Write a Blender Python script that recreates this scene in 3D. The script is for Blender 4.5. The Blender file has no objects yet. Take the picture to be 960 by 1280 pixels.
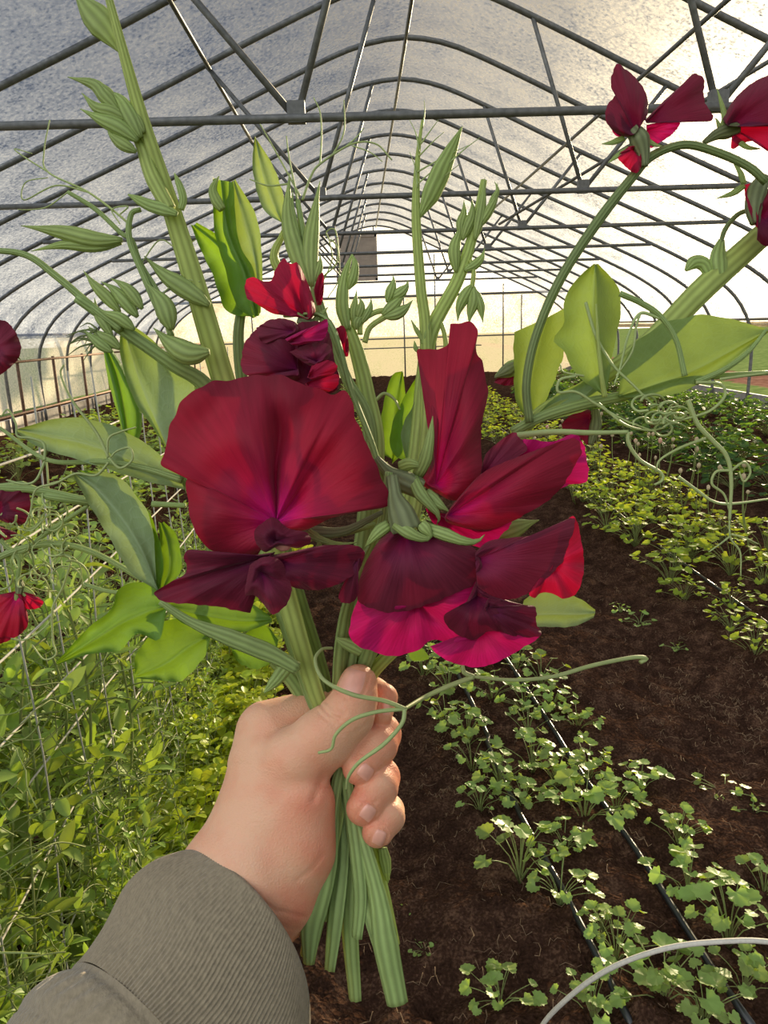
EXPOSURE = 0.2; SKY = 1.0; SUN = 15
import bpy, math, random
import numpy as np
from mathutils import Vector, Matrix, noise as mnoise
random.seed(7); RNG = np.random.default_rng(7)
SC = bpy.context.scene
COL = SC.collection
PI = math.pi

# ------------------------------------------------------------------ camera
F = 940.0                      # focal length in pixels of the 960 x 1280 frame
EYE = np.array([0.0, 0.0, 1.36])
YAW, PITCH, ROLL = 0.0231, 0.2409, math.radians(1.9)
_f = np.array([math.sin(YAW)*math.cos(PITCH), math.cos(YAW)*math.cos(PITCH), -math.sin(PITCH)])
_r0 = np.array([math.cos(YAW), -math.sin(YAW), 0.0]); _u0 = np.cross(_r0, _f)
_r = _r0*math.cos(ROLL) - _u0*math.sin(ROLL); _u = _u0*math.cos(ROLL) + _r0*math.sin(ROLL)
FWD, RIGHT, UP = _f, _r, _u

def P(x, y, d):
    """world point that stands d metres in front of the lens, seen along pixel (x, y)"""
    x = np.asarray(x, float); y = np.asarray(y, float); d = np.asarray(d, float)
    q = FWD + ((x-480)/F)[..., None]*RIGHT + ((640-y)/F)[..., None]*UP
    return EYE + d[..., None]*q

def ground(x, y, z=0.0):
    q = FWD + (x-480)/F*RIGHT + (640-y)/F*UP
    return EYE + q*((z-EYE[2])/q[2])

def at_y(x, y, Y):
    q = FWD + (x-480)/F*RIGHT + (640-y)/F*UP
    return EYE + q*(Y/q[1])

cam = bpy.data.cameras.new('camera'); cam.sensor_fit = 'HORIZONTAL'; cam.sensor_width = 36.0
cam.lens = F/960*36.0; cam.clip_start = 0.01; cam.clip_end = 300
co = bpy.data.objects.new('camera', cam); COL.objects.link(co)
co.matrix_world = Matrix(((RIGHT[0], UP[0], -FWD[0], EYE[0]), (RIGHT[1], UP[1], -FWD[1], EYE[1]),
                          (RIGHT[2], UP[2], -FWD[2], EYE[2]), (0, 0, 0, 1)))
SC.camera = co
SC.view_settings.view_transform = 'Standard'; SC.view_settings.look = 'None'
SC.view_settings.gamma = 1.0; SC.view_settings.use_curve_mapping = False
SC.view_settings.exposure = EXPOSURE

# ------------------------------------------------------------------ mesh helpers
def crom(pts, n):
    """Catmull-Rom through pts (N x k), n samples evenly by length"""
    p = np.asarray(pts, float)
    if len(p) == 2:
        t = np.linspace(0, 1, n)[:, None]; return p[0]*(1-t)+p[1]*t
    q = np.vstack([2*p[0]-p[1], p, 2*p[-1]-p[-2]])
    out = []
    for i in range(1, len(q)-2):
        t = np.linspace(0, 1, 16, endpoint=False)[:, None]
        a, b, c, d = q[i-1], q[i], q[i+1], q[i+2]
        out.append(.5*((2*b)+(c-a)*t+(2*a-5*b+4*c-d)*t*t+(3*b-a-3*c+d)*t**3))
    out.append(p[-1:]); s = np.vstack(out)
    L = np.concatenate([[0], np.cumsum(np.linalg.norm(np.diff(s[:, :min(3, s.shape[1])], axis=0), axis=1))])
    u = np.linspace(0, L[-1], n)
    return np.stack([np.interp(u, L, s[:, k]) for k in range(s.shape[1])], 1)

class MB:
    def __init__(self):
        self.v = []; self.f = []; self.uv = []; self.n = 0; self.c = []
    def add(self, v, f, uv=None, c=None):
        v = np.asarray(v, float).reshape(-1, 3)
        self.v.append(v); self.f += [tuple(i+self.n for i in q) for q in f]
        self.uv.append(np.zeros((len(v), 2)) if uv is None else np.asarray(uv, float))
        self.c.append(np.zeros(len(v)) if c is None else np.asarray(c, float))
        self.n += len(v)
        return self
    def grid(self, g, uv=None, closed=False, c=None):
        """g: R x C x 3 ; closed wraps the columns"""
        R, Cn = g.shape[:2]; f = []
        for i in range(R-1):
            for j in range(Cn if closed else Cn-1):
                k = (j+1) % Cn
                f.append((i*Cn+j, i*Cn+k, (i+1)*Cn+k, (i+1)*Cn+j))
        if uv is None:
            a, b = np.meshgrid(np.linspace(0, 1, Cn), np.linspace(0, 1, R)); uv = np.stack([a, b], -1)
        return self.add(g.reshape(-1, 3), f, uv.reshape(-1, 2), None if c is None else c.reshape(-1))
    def tube(self, path, rad, seg=8, hint=(0, 0, 1), flat=1.0, wing=False, cap=True, twist=0.0):
        p = np.asarray(path, float); n = len(p)
        rad = np.interp(np.linspace(0, 1, n), np.linspace(0, 1, len(np.atleast_1d(rad))), np.atleast_1d(rad))
        T = np.gradient(p, axis=0); T /= np.linalg.norm(T, axis=1)[:, None]+1e-12
        h = np.asarray(hint, float)
        if abs(h@T[0]) > .95*np.linalg.norm(h): h = np.array([1., .3, 0.])
        N = h-(h@T[0])*T[0]; N /= np.linalg.norm(N)
        th = np.linspace(0, 2*PI, seg, endpoint=False); g = np.zeros((n, seg, 3))
        for i in range(n):
            N = N-(N@T[i])*T[i]; N /= np.linalg.norm(N)+1e-12
            B = np.cross(T[i], N)
            a = np.cos(th); b = np.sin(th)*flat
            if wing: b = b*(.30+.70*np.sin(th)**2)*(1+.25*np.cos(6*th))
            if twist:
                w = twist*i/(n-1); ca, sa = math.cos(w), math.sin(w); N2 = ca*N+sa*B; B2 = ca*B-sa*N
            else: N2, B2 = N, B
            g[i] = p[i]+rad[i]*(a[:, None]*N2+b[:, None]*B2)
        base = self.n
        self.grid(g, closed=True)
        if cap:
            self.f.append(tuple(base+j for j in range(seg))[::-1]); self.f.append(tuple(base+(n-1)*seg+j for j in range(seg)))
        return self
    def box(self, c, s, rot=None):
        c = np.asarray(c, float); s = np.asarray(s, float)/2
        v = np.array([[i, j, k] for i in (-1, 1) for j in (-1, 1) for k in (-1, 1)])*s
        if rot is not None: v = v@np.asarray(rot).T
        return self.add(v+c, [(0, 1, 3, 2), (4, 6, 7, 5), (0, 4, 5, 1), (2, 3, 7, 6), (0, 2, 6, 4), (1, 5, 7, 3)])
    def mesh(self, name, origin=(0, 0, 0), smooth=True):
        me = bpy.data.meshes.new(name)
        v = np.vstack(self.v)-np.asarray(origin, float)
        me.from_pydata(v.tolist(), [], self.f)
        uv = np.vstack(self.uv); lay = me.uv_layers.new(name='UVMap')
        li = np.zeros(len(me.loops), dtype=np.int32); me.loops.foreach_get('vertex_index', li)
        lay.data.foreach_set('uv', uv[li].astype(np.float32).ravel())
        cc = np.concatenate(self.c)
        if np.any(cc):
            at = me.attributes.new('tone', 'FLOAT', 'POINT'); at.data.foreach_set('value', cc.astype(np.float32))
        if smooth: me.polygons.foreach_set('use_smooth', [True]*len(me.polygons))
        me.update(); return me

ORI = {}
def link(name, me, mat=None, parent=None, loc=(0, 0, 0)):
    o = bpy.data.objects.new(name, me); COL.objects.link(o); o.location = loc
    if mat is not None and me is not None and not me.materials: me.materials.append(mat)
    if parent is not None: o.parent = parent
    return o
def build(name, mb, mat, parent=None, smooth=True):
    """link a mesh given in world coordinates; a child keeps its parent's origin"""
    og = ORI.get(parent.name, np.zeros(3)) if parent is not None else np.zeros(3)
    o = link(name, mb.mesh(name, og, smooth), mat, parent); ORI[o.name] = og
    return o
def tag(o, label=None, cat=None, group=None, kind=None):
    if label: o['label'] = label
    if cat: o['category'] = cat
    if group: o['group'] = group
    if kind: o['kind'] = kind
    return o
def thing(name, origin, label, cat, group=None):
    o = bpy.data.objects.new(name, None); COL.objects.link(o); o.location = tuple(origin)
    o.empty_display_size = .02
    ORI[o.name] = np.asarray(origin, float); return tag(o, label, cat, group)
def sub_empty(name, parent, origin):
    o = bpy.data.objects.new(name, None); COL.objects.link(o); o.parent = parent; o.empty_display_size = .01
    o.location = tuple(np.asarray(origin, float)-ORI[parent.name]); ORI[o.name] = np.asarray(origin, float); return o
def copy_tree(o, parent=None):
    c = o.copy(); COL.objects.link(c)
    if parent is not None: c.parent = parent
    for ch in o.children: copy_tree(ch, c)
    return c

# ------------------------------------------------------------------ materials
def srgb(r, g, b):
    f = lambda c: ((c/255)/12.92 if c/255 <= .04045 else (((c/255)+.055)/1.055)**2.4)
    return (f(r), f(g), f(b), 1)
def newmat(name):
    m = bpy.data.materials.new(name); m.use_nodes = True; nt = m.node_tree
    for n in list(nt.nodes): nt.nodes.remove(n)
    out = nt.nodes.new('ShaderNodeOutputMaterial'); return m, nt, out
def N(nt, t, **k):
    n = nt.nodes.new(t)
    for a, b in k.items():
        if a.startswith('i_'):
            key = a[2:]; key = int(key) if key.isdigit() else key.replace('_', ' ')
            n.inputs[key].default_value = b
        else: setattr(n, a, b)
    return n
def ramp(nt, stops, fac=None):
    r = nt.nodes.new('ShaderNodeValToRGB'); e = r.color_ramp.elements
    while len(e) < len(stops): e.new(.5)
    for el, (p, c) in zip(e, stops): el.position = p; el.color = c
    if fac is not None: nt.links.new(fac, r.inputs[0])
    return r
def mixc(nt, a, b, fac, mode='MIX'):
    m = nt.nodes.new('ShaderNodeMix'); m.data_type = 'RGBA'; m.blend_type = mode
    for s, v in ((m.inputs[6], a), (m.inputs[7], b), (m.inputs[0], fac)):
        if hasattr(v, 'is_linked') or hasattr(v, 'links'): nt.links.new(v, s)
        else: s.default_value = v
    return m.outputs[2]
def mathn(nt, op, a, b=0.0, clamp=False):
    m = nt.nodes.new('ShaderNodeMath'); m.operation = op; m.use_clamp = clamp
    for s, v in ((m.inputs[0], a), (m.inputs[1], b)):
        if hasattr(v, 'links'): nt.links.new(v, s)
        else: s.default_value = v
    return m.outputs[0]

def plain(name, col, rough=.6, metal=0.0, noise=0.12, scale=40, bump=0.0, spec=.3):
    m, nt, out = newmat(name)
    tc = N(nt, 'ShaderNodeTexCoord'); no = N(nt, 'ShaderNodeTexNoise', i_Scale=scale, i_Detail=4.0)
    nt.links.new(tc.outputs['Object'], no.inputs['Vector'])
    dk = tuple(c*(1-2*noise) for c in col[:3])+(1,); lt = tuple(min(1, c*(1+2*noise)) for c in col[:3])+(1,)
    r = ramp(nt, [(.3, dk), (.7, lt)], no.outputs['Fac'])
    b = N(nt, 'ShaderNodeBsdfPrincipled', i_Roughness=rough, i_Metallic=metal)
    b.inputs['Specular IOR Level'].default_value = spec
    nt.links.new(r.outputs[0], b.inputs['Base Color'])
    if bump:
        bp = N(nt, 'ShaderNodeBump', i_Strength=bump, i_Distance=.01); nt.links.new(no.outputs['Fac'], bp.inputs['Height']); nt.links.new(bp.outputs[0], b.inputs['Normal'])
    nt.links.new(b.outputs[0], out.inputs[0]); return m

def leafmat(name, top, thru, mix=.45, rough=.5, vary=.25, veins=True, spec=.25, scale=60):
    """thin leaf: reflects `top`, lets light through as `thru`; veins follow the blade (UV)"""
    m, nt, out = newmat(name)
    tc = N(nt, 'ShaderNodeTexCoord'); no = N(nt, 'ShaderNodeTexNoise', i_Scale=scale, i_Detail=3.0)
    nt.links.new(tc.outputs['Object'], no.inputs['Vector'])
    oi = N(nt, 'ShaderNodeObjectInfo'); ge = N(nt, 'ShaderNodeNewGeometry')
    rnd = mathn(nt, 'ADD', mathn(nt, 'MULTIPLY', oi.outputs['Random'], .4), mathn(nt, 'MULTIPLY', ge.outputs['Random Per Island'], .6))
    val = mathn(nt, 'ADD', mathn(nt, 'MULTIPLY', mathn(nt, 'SUBTRACT', rnd, .5), 2*vary), 1.0)
    val = mathn(nt, 'MULTIPLY', val, mathn(nt, 'ADD', mathn(nt, 'MULTIPLY', no.outputs['Fac'], .5), .75))
    def tint(c):
        h = N(nt, 'ShaderNodeHueSaturation'); h.inputs['Color'].default_value = c
        nt.links.new(val, h.inputs['Value'])
        nt.links.new(mathn(nt, 'ADD', mathn(nt, 'MULTIPLY', rnd, .028), .490), h.inputs['Hue'])
        return h.outputs[0]
    ct, cb = tint(top), tint(thru)
    bump = None
    if veins == 'rib':                     # fine lengthwise ribs round the stem
        sx = N(nt, 'ShaderNodeSeparateXYZ'); nt.links.new(tc.outputs['UV'], sx.inputs[0])
        w_ = mathn(nt, 'SINE', mathn(nt, 'ADD', mathn(nt, 'MULTIPLY', sx.outputs[0], 2*PI*9), mathn(nt, 'MULTIPLY', no.outputs['Fac'], 1.5)))
        vn = mathn(nt, 'MULTIPLY', mathn(nt, 'ADD', w_, 1.0), .5)
        ct = mixc(nt, ct, tuple(c*.5 for c in top[:3])+(1,), mathn(nt, 'MULTIPLY', vn, .7))
        bump = N(nt, 'ShaderNodeBump', i_Strength=.3, i_Distance=.001); nt.links.new(vn, bump.inputs['Height'])
    elif veins:
        sx = N(nt, 'ShaderNodeSeparateXYZ'); nt.links.new(tc.outputs['UV'], sx.inputs[0])
        ax = mathn(nt, 'ABSOLUTE', mathn(nt, 'SUBTRACT', sx.outputs[0], .5))
        mid = mathn(nt, 'SUBTRACT', 1.0, mathn(nt, 'MULTIPLY', ax, 26.0), True)
        ph = mathn(nt, 'SUBTRACT', mathn(nt, 'MULTIPLY', sx.outputs[1], 52.0), mathn(nt, 'MULTIPLY', ax, 58.0))
        ph = mathn(nt, 'ADD', ph, mathn(nt, 'MULTIPLY', no.outputs['Fac'], 5.0))
        sv = mathn(nt, 'POWER', mathn(nt, 'ABSOLUTE', mathn(nt, 'SINE', ph)), 1.0)
        sv = mathn(nt, 'SUBTRACT', 1.0, mathn(nt, 'MULTIPLY', sv, 3.0), True)
        vo = N(nt, 'ShaderNodeTexVoronoi', feature='DISTANCE_TO_EDGE', i_Scale=210.0); nt.links.new(tc.outputs['Object'], vo.inputs['Vector'])
        net = mathn(nt, 'SUBTRACT', 1.0, mathn(nt, 'MULTIPLY', vo.outputs['Distance'], 7.0), True)
        vn = mathn(nt, 'MAXIMUM', mid, mathn(nt, 'MAXIMUM', mathn(nt, 'MULTIPLY', sv, .45), mathn(nt, 'MULTIPLY', net, .30)))
        lite = tuple(min(1, c*1.6+.03) for c in top[:3])+(1,)
        ct = mixc(nt, ct, lite, mathn(nt, 'MULTIPLY', vn, .75))
        cb = mixc(nt, cb, tuple(c*.45 for c in thru[:3])+(1,), mathn(nt, 'MULTIPLY', vn, .8))
        bump = N(nt, 'ShaderNodeBump', i_Strength=.25, i_Distance=.002); nt.links.new(vn, bump.inputs['Height'])
    b = N(nt, 'ShaderNodeBsdfPrincipled', i_Roughness=rough); b.inputs['Specular IOR Level'].default_value = spec
    t = N(nt, 'ShaderNodeBsdfTranslucent')
    nt.links.new(ct, b.inputs['Base Color']); nt.links.new(cb, t.inputs['Color'])
    if bump: nt.links.new(bump.outputs[0], b.inputs['Normal'])
    mx = N(nt, 'ShaderNodeMixShader', i_0=mix); nt.links.new(b.outputs[0], mx.inputs[1]); nt.links.new(t.outputs[0], mx.inputs[2])
    nt.links.new(mx.outputs[0], out.inputs[0]); return m

def petalmat(name, stops, thru, mix=.3, rough=.6, vein=.5):
    """velvety petal: colour runs from the claw to the rim (UV v), fine radial veins (UV u)"""
    m, nt, out = newmat(name)
    tc = N(nt, 'ShaderNodeTexCoord'); sx = N(nt, 'ShaderNodeSeparateXYZ'); nt.links.new(tc.outputs['UV'], sx.inputs[0])
    n1 = N(nt, 'ShaderNodeTexNoise', i_Scale=1.0, i_Detail=3.0)
    mp = N(nt, 'ShaderNodeMapping'); mp.inputs['Scale'].default_value = (90, 2.5, 1)
    nt.links.new(tc.outputs['UV'], mp.inputs['Vector']); nt.links.new(mp.outputs[0], n1.inputs['Vector'])
    n2 = N(nt, 'ShaderNodeTexNoise', i_Scale=45.0, i_Detail=3.0); nt.links.new(tc.outputs['Object'], n2.inputs['Vector'])
    tv = mathn(nt, 'ADD', sx.outputs[1], mathn(nt, 'MULTIPLY', mathn(nt, 'SUBTRACT', n1.outputs['Fac'], .5), .28))
    r = ramp(nt, stops, tv)
    k = mathn(nt, 'ADD', mathn(nt, 'MULTIPLY', n1.outputs['Fac'], vein*2), 1-vein)
    k = mathn(nt, 'MULTIPLY', k, mathn(nt, 'ADD', mathn(nt, 'MULTIPLY', n2.outputs['Fac'], .5), .75))
    cc = N(nt, 'ShaderNodeCombineColor'); [nt.links.new(k, cc.inputs[i]) for i in range(3)]
    col = mixc(nt, r.outputs[0], cc.outputs[0], 1.0, 'MULTIPLY')
    b = N(nt, 'ShaderNodeBsdfPrincipled', i_Roughness=rough); b.inputs['Specular IOR Level'].default_value = .2
    b.inputs['Sheen Weight'].default_value = .12; b.inputs['Sheen Tint'].default_value = (1, .5, .6, 1)
    nt.links.new(col, b.inputs['Base Color'])
    bp = N(nt, 'ShaderNodeBump', i_Strength=.35, i_Distance=.0012); nt.links.new(n1.outputs['Fac'], bp.inputs['Height']); nt.links.new(bp.outputs[0], b.inputs['Normal'])
    t = N(nt, 'ShaderNodeBsdfTranslucent', i_Color=thru)
    mx = N(nt, 'ShaderNodeMixShader', i_0=mix); nt.links.new(b.outputs[0], mx.inputs[1]); nt.links.new(t.outputs[0], mx.inputs[2])
    nt.links.new(mx.outputs[0], out.inputs[0]); return m

M_steel = plain('galvanised_steel', srgb(124, 124, 122), .45, .35, .12, 30)
M_rust = plain('rusty_steel', srgb(128, 100, 82), .7, .2, .2, 40)
M_wood = plain('weathered_board', srgb(170, 165, 158), .8, 0, .1, 12)
M_white = plain('white_twine', srgb(205, 200, 185), .7, 0, .05, 200)
M_grey = plain('grey_twine', srgb(170, 170, 160), .7, 0, .05, 200)
M_drip = plain('black_drip_tape', srgb(38, 40, 42), .28, 0, .2, 30, spec=.8)
M_straw = plain('dry_straw', srgb(140, 116, 90), .8, 0, .25, 60)
M_stem = leafmat('fresh_stem', srgb(182, 196, 108), srgb(190, 202, 76), .16, .5, .08, 'rib', scale=90)
M_stemg = leafmat('bluish_stem', srgb(158, 178, 108), srgb(170, 190, 76), .15, .5, .08, 'rib', scale=90)
M_stemd = leafmat('olive_stem', srgb(128, 142, 86), srgb(140, 156, 60), .10, .5, .08, 'rib', scale=90)
M_tend = leafmat('tendril_green', srgb(168, 180, 118), srgb(160, 180, 70), .12, .5, .1, False)
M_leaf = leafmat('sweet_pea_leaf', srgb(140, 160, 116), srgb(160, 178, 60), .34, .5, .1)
M_glow = leafmat('backlit_leaf', srgb(124, 146, 78), srgb(146, 162, 46), .36, .5, .1)  # leaf copy with the yellow of backlight put into its colours
M_leafd = leafmat('deep_green_leaf', srgb(98, 134, 58), srgb(150, 184, 28), .40, .5, .1)  # deeper, less grey green than the plain sweet pea leaf
M_bud = leafmat('green_bud', srgb(166, 184, 108), srgb(182, 196, 76), .2, .45, .15, 'rib', scale=120)
M_calyx = leafmat('calyx_green', srgb(132, 138, 96), srgb(140, 150, 80), .15, .5, .1, 'rib', scale=120)
# ------------------------------------------------------------------ sky, sun
SUN_AZ, SUN_EL = math.radians(31), math.radians(11)
SUND = np.array([math.sin(SUN_AZ)*math.cos(SUN_EL), math.cos(SUN_AZ)*math.cos(SUN_EL), math.sin(SUN_EL)])
w = bpy.data.worlds.new('evening_sky'); SC.world = w; w.use_nodes = True; nt = w.node_tree
for n in list(nt.nodes): nt.nodes.remove(n)
wo = nt.nodes.new('ShaderNodeOutputWorld'); bg = nt.nodes.new('ShaderNodeBackground')
tc = N(nt, 'ShaderNodeTexCoord'); dp = N(nt, 'ShaderNodeVectorMath', operation='DOT_PRODUCT'); dp.inputs[1].default_value = tuple(SUND)
nt.links.new(tc.outputs['Generated'], dp.inputs[0])
sky = ramp(nt, [(0.0, (.75, .74, .72, 1)), (.28, (.48, .53, .62, 1)), (.46, (.20, .29, .45, 1)), (.74, (.38, .385, .39, 1)), (.93, (.30, .255, .19, 1)), (.975, (.42, .33, .21, 1)), (.990, (1.5, 1.2, .75, 1)), (1.0, (6.0, 4.8, 3.2, 1))],
           mathn(nt, 'ADD', mathn(nt, 'MULTIPLY', dp.outputs['Value'], .5), .5))
sz = N(nt, 'ShaderNodeSeparateXYZ'); nt.links.new(tc.outputs['Generated'], sz.inputs[0])
q_ = mathn(nt, 'MULTIPLY', sz.outputs[2], 1/.17); hz = mathn(nt, 'POWER', 2.718, mathn(nt, 'MULTIPLY', mathn(nt, 'MULTIPLY', q_, q_), -1.0))
hf = mathn(nt, 'POWER', mathn(nt, 'ADD', mathn(nt, 'MULTIPLY', dp.outputs['Value'], .5), .5), 4.0)
glow = mathn(nt, 'MULTIPLY', mathn(nt, 'MULTIPLY', hz, hf), 2.2)                      # bright haze low over the horizon on the sun's side
d2 = N(nt, 'ShaderNodeVectorMath', operation='DOT_PRODUCT'); d2.inputs[1].default_value = tuple(np.array([-.62, -.45, .64]))
nt.links.new(tc.outputs['Generated'], d2.inputs[0])
fill_lobe = mathn(nt, 'MULTIPLY', mathn(nt, 'POWER', mathn(nt, 'MAXIMUM', d2.outputs['Value'], 0.0), 5.0), 1.9)   # fill light added to the sky, behind and above the viewer
def cadd(c1, f_, tint_):
    cc_ = N(nt, 'ShaderNodeCombineColor')
    for i_, k_ in enumerate(tint_): nt.links.new(mathn(nt, 'MULTIPLY', f_, k_), cc_.inputs[i_])
    return mixc(nt, c1, cc_.outputs[0], 1.0, 'ADD')
nt.links.new(cadd(cadd(sky.outputs[0], glow, (1.0, .90, .70)), fill_lobe, (.97, .99, 1.0)), bg.inputs[0]); bg.inputs[1].default_value = SKY
nt.links.new(bg.outputs[0], wo.inputs[0])
sl = bpy.data.lights.new('sun', 'SUN'); sl.energy = SUN; sl.color = (1.0, .80, .52); sl.angle = math.radians(1.2)
so = bpy.data.objects.new('sun', sl); COL.objects.link(so)
so.rotation_euler = Vector(-SUND).to_track_quat('-Z', 'Y').to_euler(); so.location = (10, 20, 8)

# ------------------------------------------------------------------ the tunnel
RX, WL, WR, HT = .52, 5.75, 5.35, 3.96       # ridge, half widths, ridge height
Y0, DY, NH = 4.2, 1.2, 15
PROF = [(0, 0), (.05, .012), (.11, .05), (.22, .15), (.36, .285), (.52, .43), (.68, .575), (.82, .715), (.92, .85), (.975, .99), (1.0, 1.16), (1.0, 1.523)]
def prof(side, n=44):
    q = np.array([(a, b*2.6) for a, b in PROF]); q[:, 0] *= 5.5
    s = crom(q, n); wd = WR if side > 0 else WL
    return np.stack([RX+side*s[:, 0]/5.5*wd, HT-s[:, 1]], 1)
PL, PR = prof(-1), prof(1)
ARC = np.vstack([PL[::-1], PR[1:]])
def roof_z(X):
    return float(np.interp(X, ARC[:, 0], ARC[:, 1]))

def film(name, trans, ca, cb, trl):
    m, nt, out = newmat(name)
    tc = N(nt, 'ShaderNodeTexCoord'); mp = N(nt, 'ShaderNodeMapping'); mp.inputs['Scale'].default_value = (1, .8, 1)
    nt.links.new(tc.outputs['Object'], mp.inputs['Vector'])
    n1 = N(nt, 'ShaderNodeTexNoise', i_Scale=34.0, i_Detail=4.0, i_Roughness=.7); n2 = N(nt, 'ShaderNodeTexNoise', i_Scale=2.2, i_Detail=3.0)
    nt.links.new(mp.outputs[0], n1.inputs['Vector']); nt.links.new(tc.outputs['Object'], n2.inputs['Vector'])
    f = mathn(nt, 'ADD', mathn(nt, 'MULTIPLY', n1.outputs['Fac'], .7), mathn(nt, 'MULTIPLY', n2.outputs['Fac'], .3))
    r = ramp(nt, [(.36, ca), (.64, cb)], f)
    t = N(nt, 'ShaderNodeBsdfTranslucent'); nt.links.new(r.outputs[0], t.inputs[0])
    d = N(nt, 'ShaderNodeBsdfDiffuse'); nt.links.new(r.outputs[0], d.inputs[0])
    tr = N(nt, 'ShaderNodeBsdfTransparent', i_Color=(.94, .94, .92, 1))
    m1 = N(nt, 'ShaderNodeMixShader', i_0=trl); nt.links.new(d.outputs[0], m1.inputs[1]); nt.links.new(t.outputs[0], m1.inputs[2])
    k = mathn(nt, 'ADD', mathn(nt, 'MULTIPLY', mathn(nt, 'SUBTRACT', f, .5), 2.6), trans, True)
    m2 = N(nt, 'ShaderNodeMixShader'); nt.links.new(k, m2.inputs[0]); nt.links.new(m1.outputs[0], m2.inputs[1]); nt.links.new(tr.outputs[0], m2.inputs[2])
    nt.links.new(m2.outputs[0], out.inputs[0]); return m
M_film = film('dusty_tunnel_film', .40, srgb(104, 114, 132), srgb(186, 192, 204), .62)
M_wall = film('side_curtain_film', .22, srgb(225, 214, 190), srgb(244, 236, 216), .5)
M_clear = film('clear_gable_film', .72, srgb(230, 228, 220), srgb(245, 243, 238), .8)

def film_sheet(pts, ya, yb, ny, sag=.025, off=.03):
    """sheet over the bows: sags a little between one bow and the next"""
    ys = np.linspace(ya, yb, ny); g = np.zeros((ny, len(pts), 3)); c = np.array([RX, 1.5])
    d = pts-c; d /= np.linalg.norm(d, axis=1)[:, None]
    for i, y in enumerate(ys):
        s = off-sag*abs(math.sin(PI*(y-Y0)/DY))
        g[i, :, 0] = pts[:, 0]+d[:, 0]*s; g[i, :, 1] = y; g[i, :, 2] = pts[:, 1]+d[:, 1]*s
    return g
YB, YE = -0.9, Y0+DY*(NH-1)
lo = int(np.argmin(abs(PL[:, 1]-1.35))); lr = int(np.argmin(abs(PR[:, 1]-1.30)))
top = np.vstack([PL[:lo+1][::-1], PR[1:lr+1]])
tag(build('ceiling', MB().grid(film_sheet(top, YB, YE, 120)), M_film), 'dusty translucent plastic film stretched over the tunnel hoops', 'greenhouse film', kind='structure')
# left curtain hangs a little clear of the ground
cur = np.stack([np.full(10, PL[-1, 0]-.02), np.linspace(1.42, .30, 10)], 1)
g = np.zeros((110, 10, 3))
for i, y in enumerate(np.linspace(YB, YE, 110)):
    g[i, :, 0] = cur[:, 0]+.03*math.sin(2.6*y)*np.linspace(0, 1, 10)+.05*abs(math.sin(PI*(y-Y0)/DY))*-1*np.sin(np.linspace(0, PI, 10))
    g[i, :, 1] = y; g[i, :, 2] = cur[:, 1]
tag(build('wall_left', MB().grid(g), M_wall), 'cream film side curtain along the tunnel, clear of the ground', 'curtain', kind='structure')
# rolled-up curtain on the right, a spiral roll on its pipe
mb = MB(); X = PR[-1, 0]+.02
sp = [(X-.045*(1-k/40)*math.cos(k*.5), 1.22+.045*(1-k/40)*math.sin(k*.5)) for k in range(40)]+[(X, 1.30)]
ys = np.linspace(YB, YE, 40); g = np.array([[(a, y, b) for a, b in sp] for y in ys]); mb.grid(g)
tag(build('wall_right', mb, M_wall), 'film side curtain rolled up along the open side', 'curtain', kind='structure')
for nm, X, m in (('baseboard_left', PL[-1, 0], M_wood), ('baseboard_right', PR[-1, 0], M_wood)):
    mb = MB(); y = YB
    while y < YE-.1:
        mb.box((X+(.06 if X > 0 else -.06), min(y+1.2, (y+YE)/2+1.2), .10), (.04, 2.39, .20)); y += 2.4
    tag(build(nm, mb, M_wood, smooth=False), 'weathered grey baseboard along the foot of the tunnel side', 'baseboard', kind='structure')

ORD = ['first', 'second', 'third', 'fourth', 'fifth', 'sixth', 'seventh', 'eighth', 'ninth', 'tenth', 'eleventh', 'twelfth', 'thirteenth', 'fourteenth', 'fifteenth', 'sixteenth']
def tube_o(path, r, seg=10, hint=(0, 1, 0)):
    return MB().tube(path, [r], seg, hint)
HB = 2.40
for i in range(NH):
    y = Y0+DY*i
    p = np.array([(a, y, b) for a, b in ARC]); p[0, 2] = p[-1, 2] = -.02
    if i == NH-1: lab = 'grey steel hoop framing the gable at the far end wall'
    else: lab = '%s grey steel roof hoop counting from the viewer, bent from ground over ridge' % ORD[i]
    o = build('roof_hoop', tube_o(p, .024, 10), M_steel); tag(o, lab, 'greenhouse hoop', 'steel hoops of the tunnel')
# crossbar trusses on every second hoop
def on_roof(x0, dx, z0, dz):
    t = 0.0
    while z0+t*dz < roof_z(x0+t*dx) and t < 8: t += .01
    return (x0+t*dx, z0+t*dz)
k = 0
for i in range(0, NH-2, 2):
    y = Y0+DY*i; zb = HB
    xa = next(a for a, b in ARC if b >= zb); xb = next(a for a, b in ARC[::-1] if b >= zb)
    t = thing('roof_truss', (RX, y, zb), '%s horizontal crossbar with V braces up to the roof, counting from the viewer' % ORD[k], 'roof truss', 'crossbar trusses under the roof'); k += 1
    build('crossbar', tube_o([(xa, y-.02, zb), ((xa+xb)/2, y-.02, zb), (xb, y-.02, zb)], .022, 10, (0, 0, 1)), M_steel, t)
    for s in (-1, 1):
        nx = RX+.28+s*1.08
        for dx in (-.34*s, .85*s):
            e = on_roof(nx, dx, zb, 1.0)
            build('brace', tube_o([(nx, y, zb), ((nx+e[0])/2, y, (zb+e[1])/2), (e[0], y, e[1])], .018, 8), M_steel, t)
        mb = MB().box((nx, y-.005, zb+.03), (.09, .055, .10)); build('node_bracket', mb, M_steel, t, False)
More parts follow.
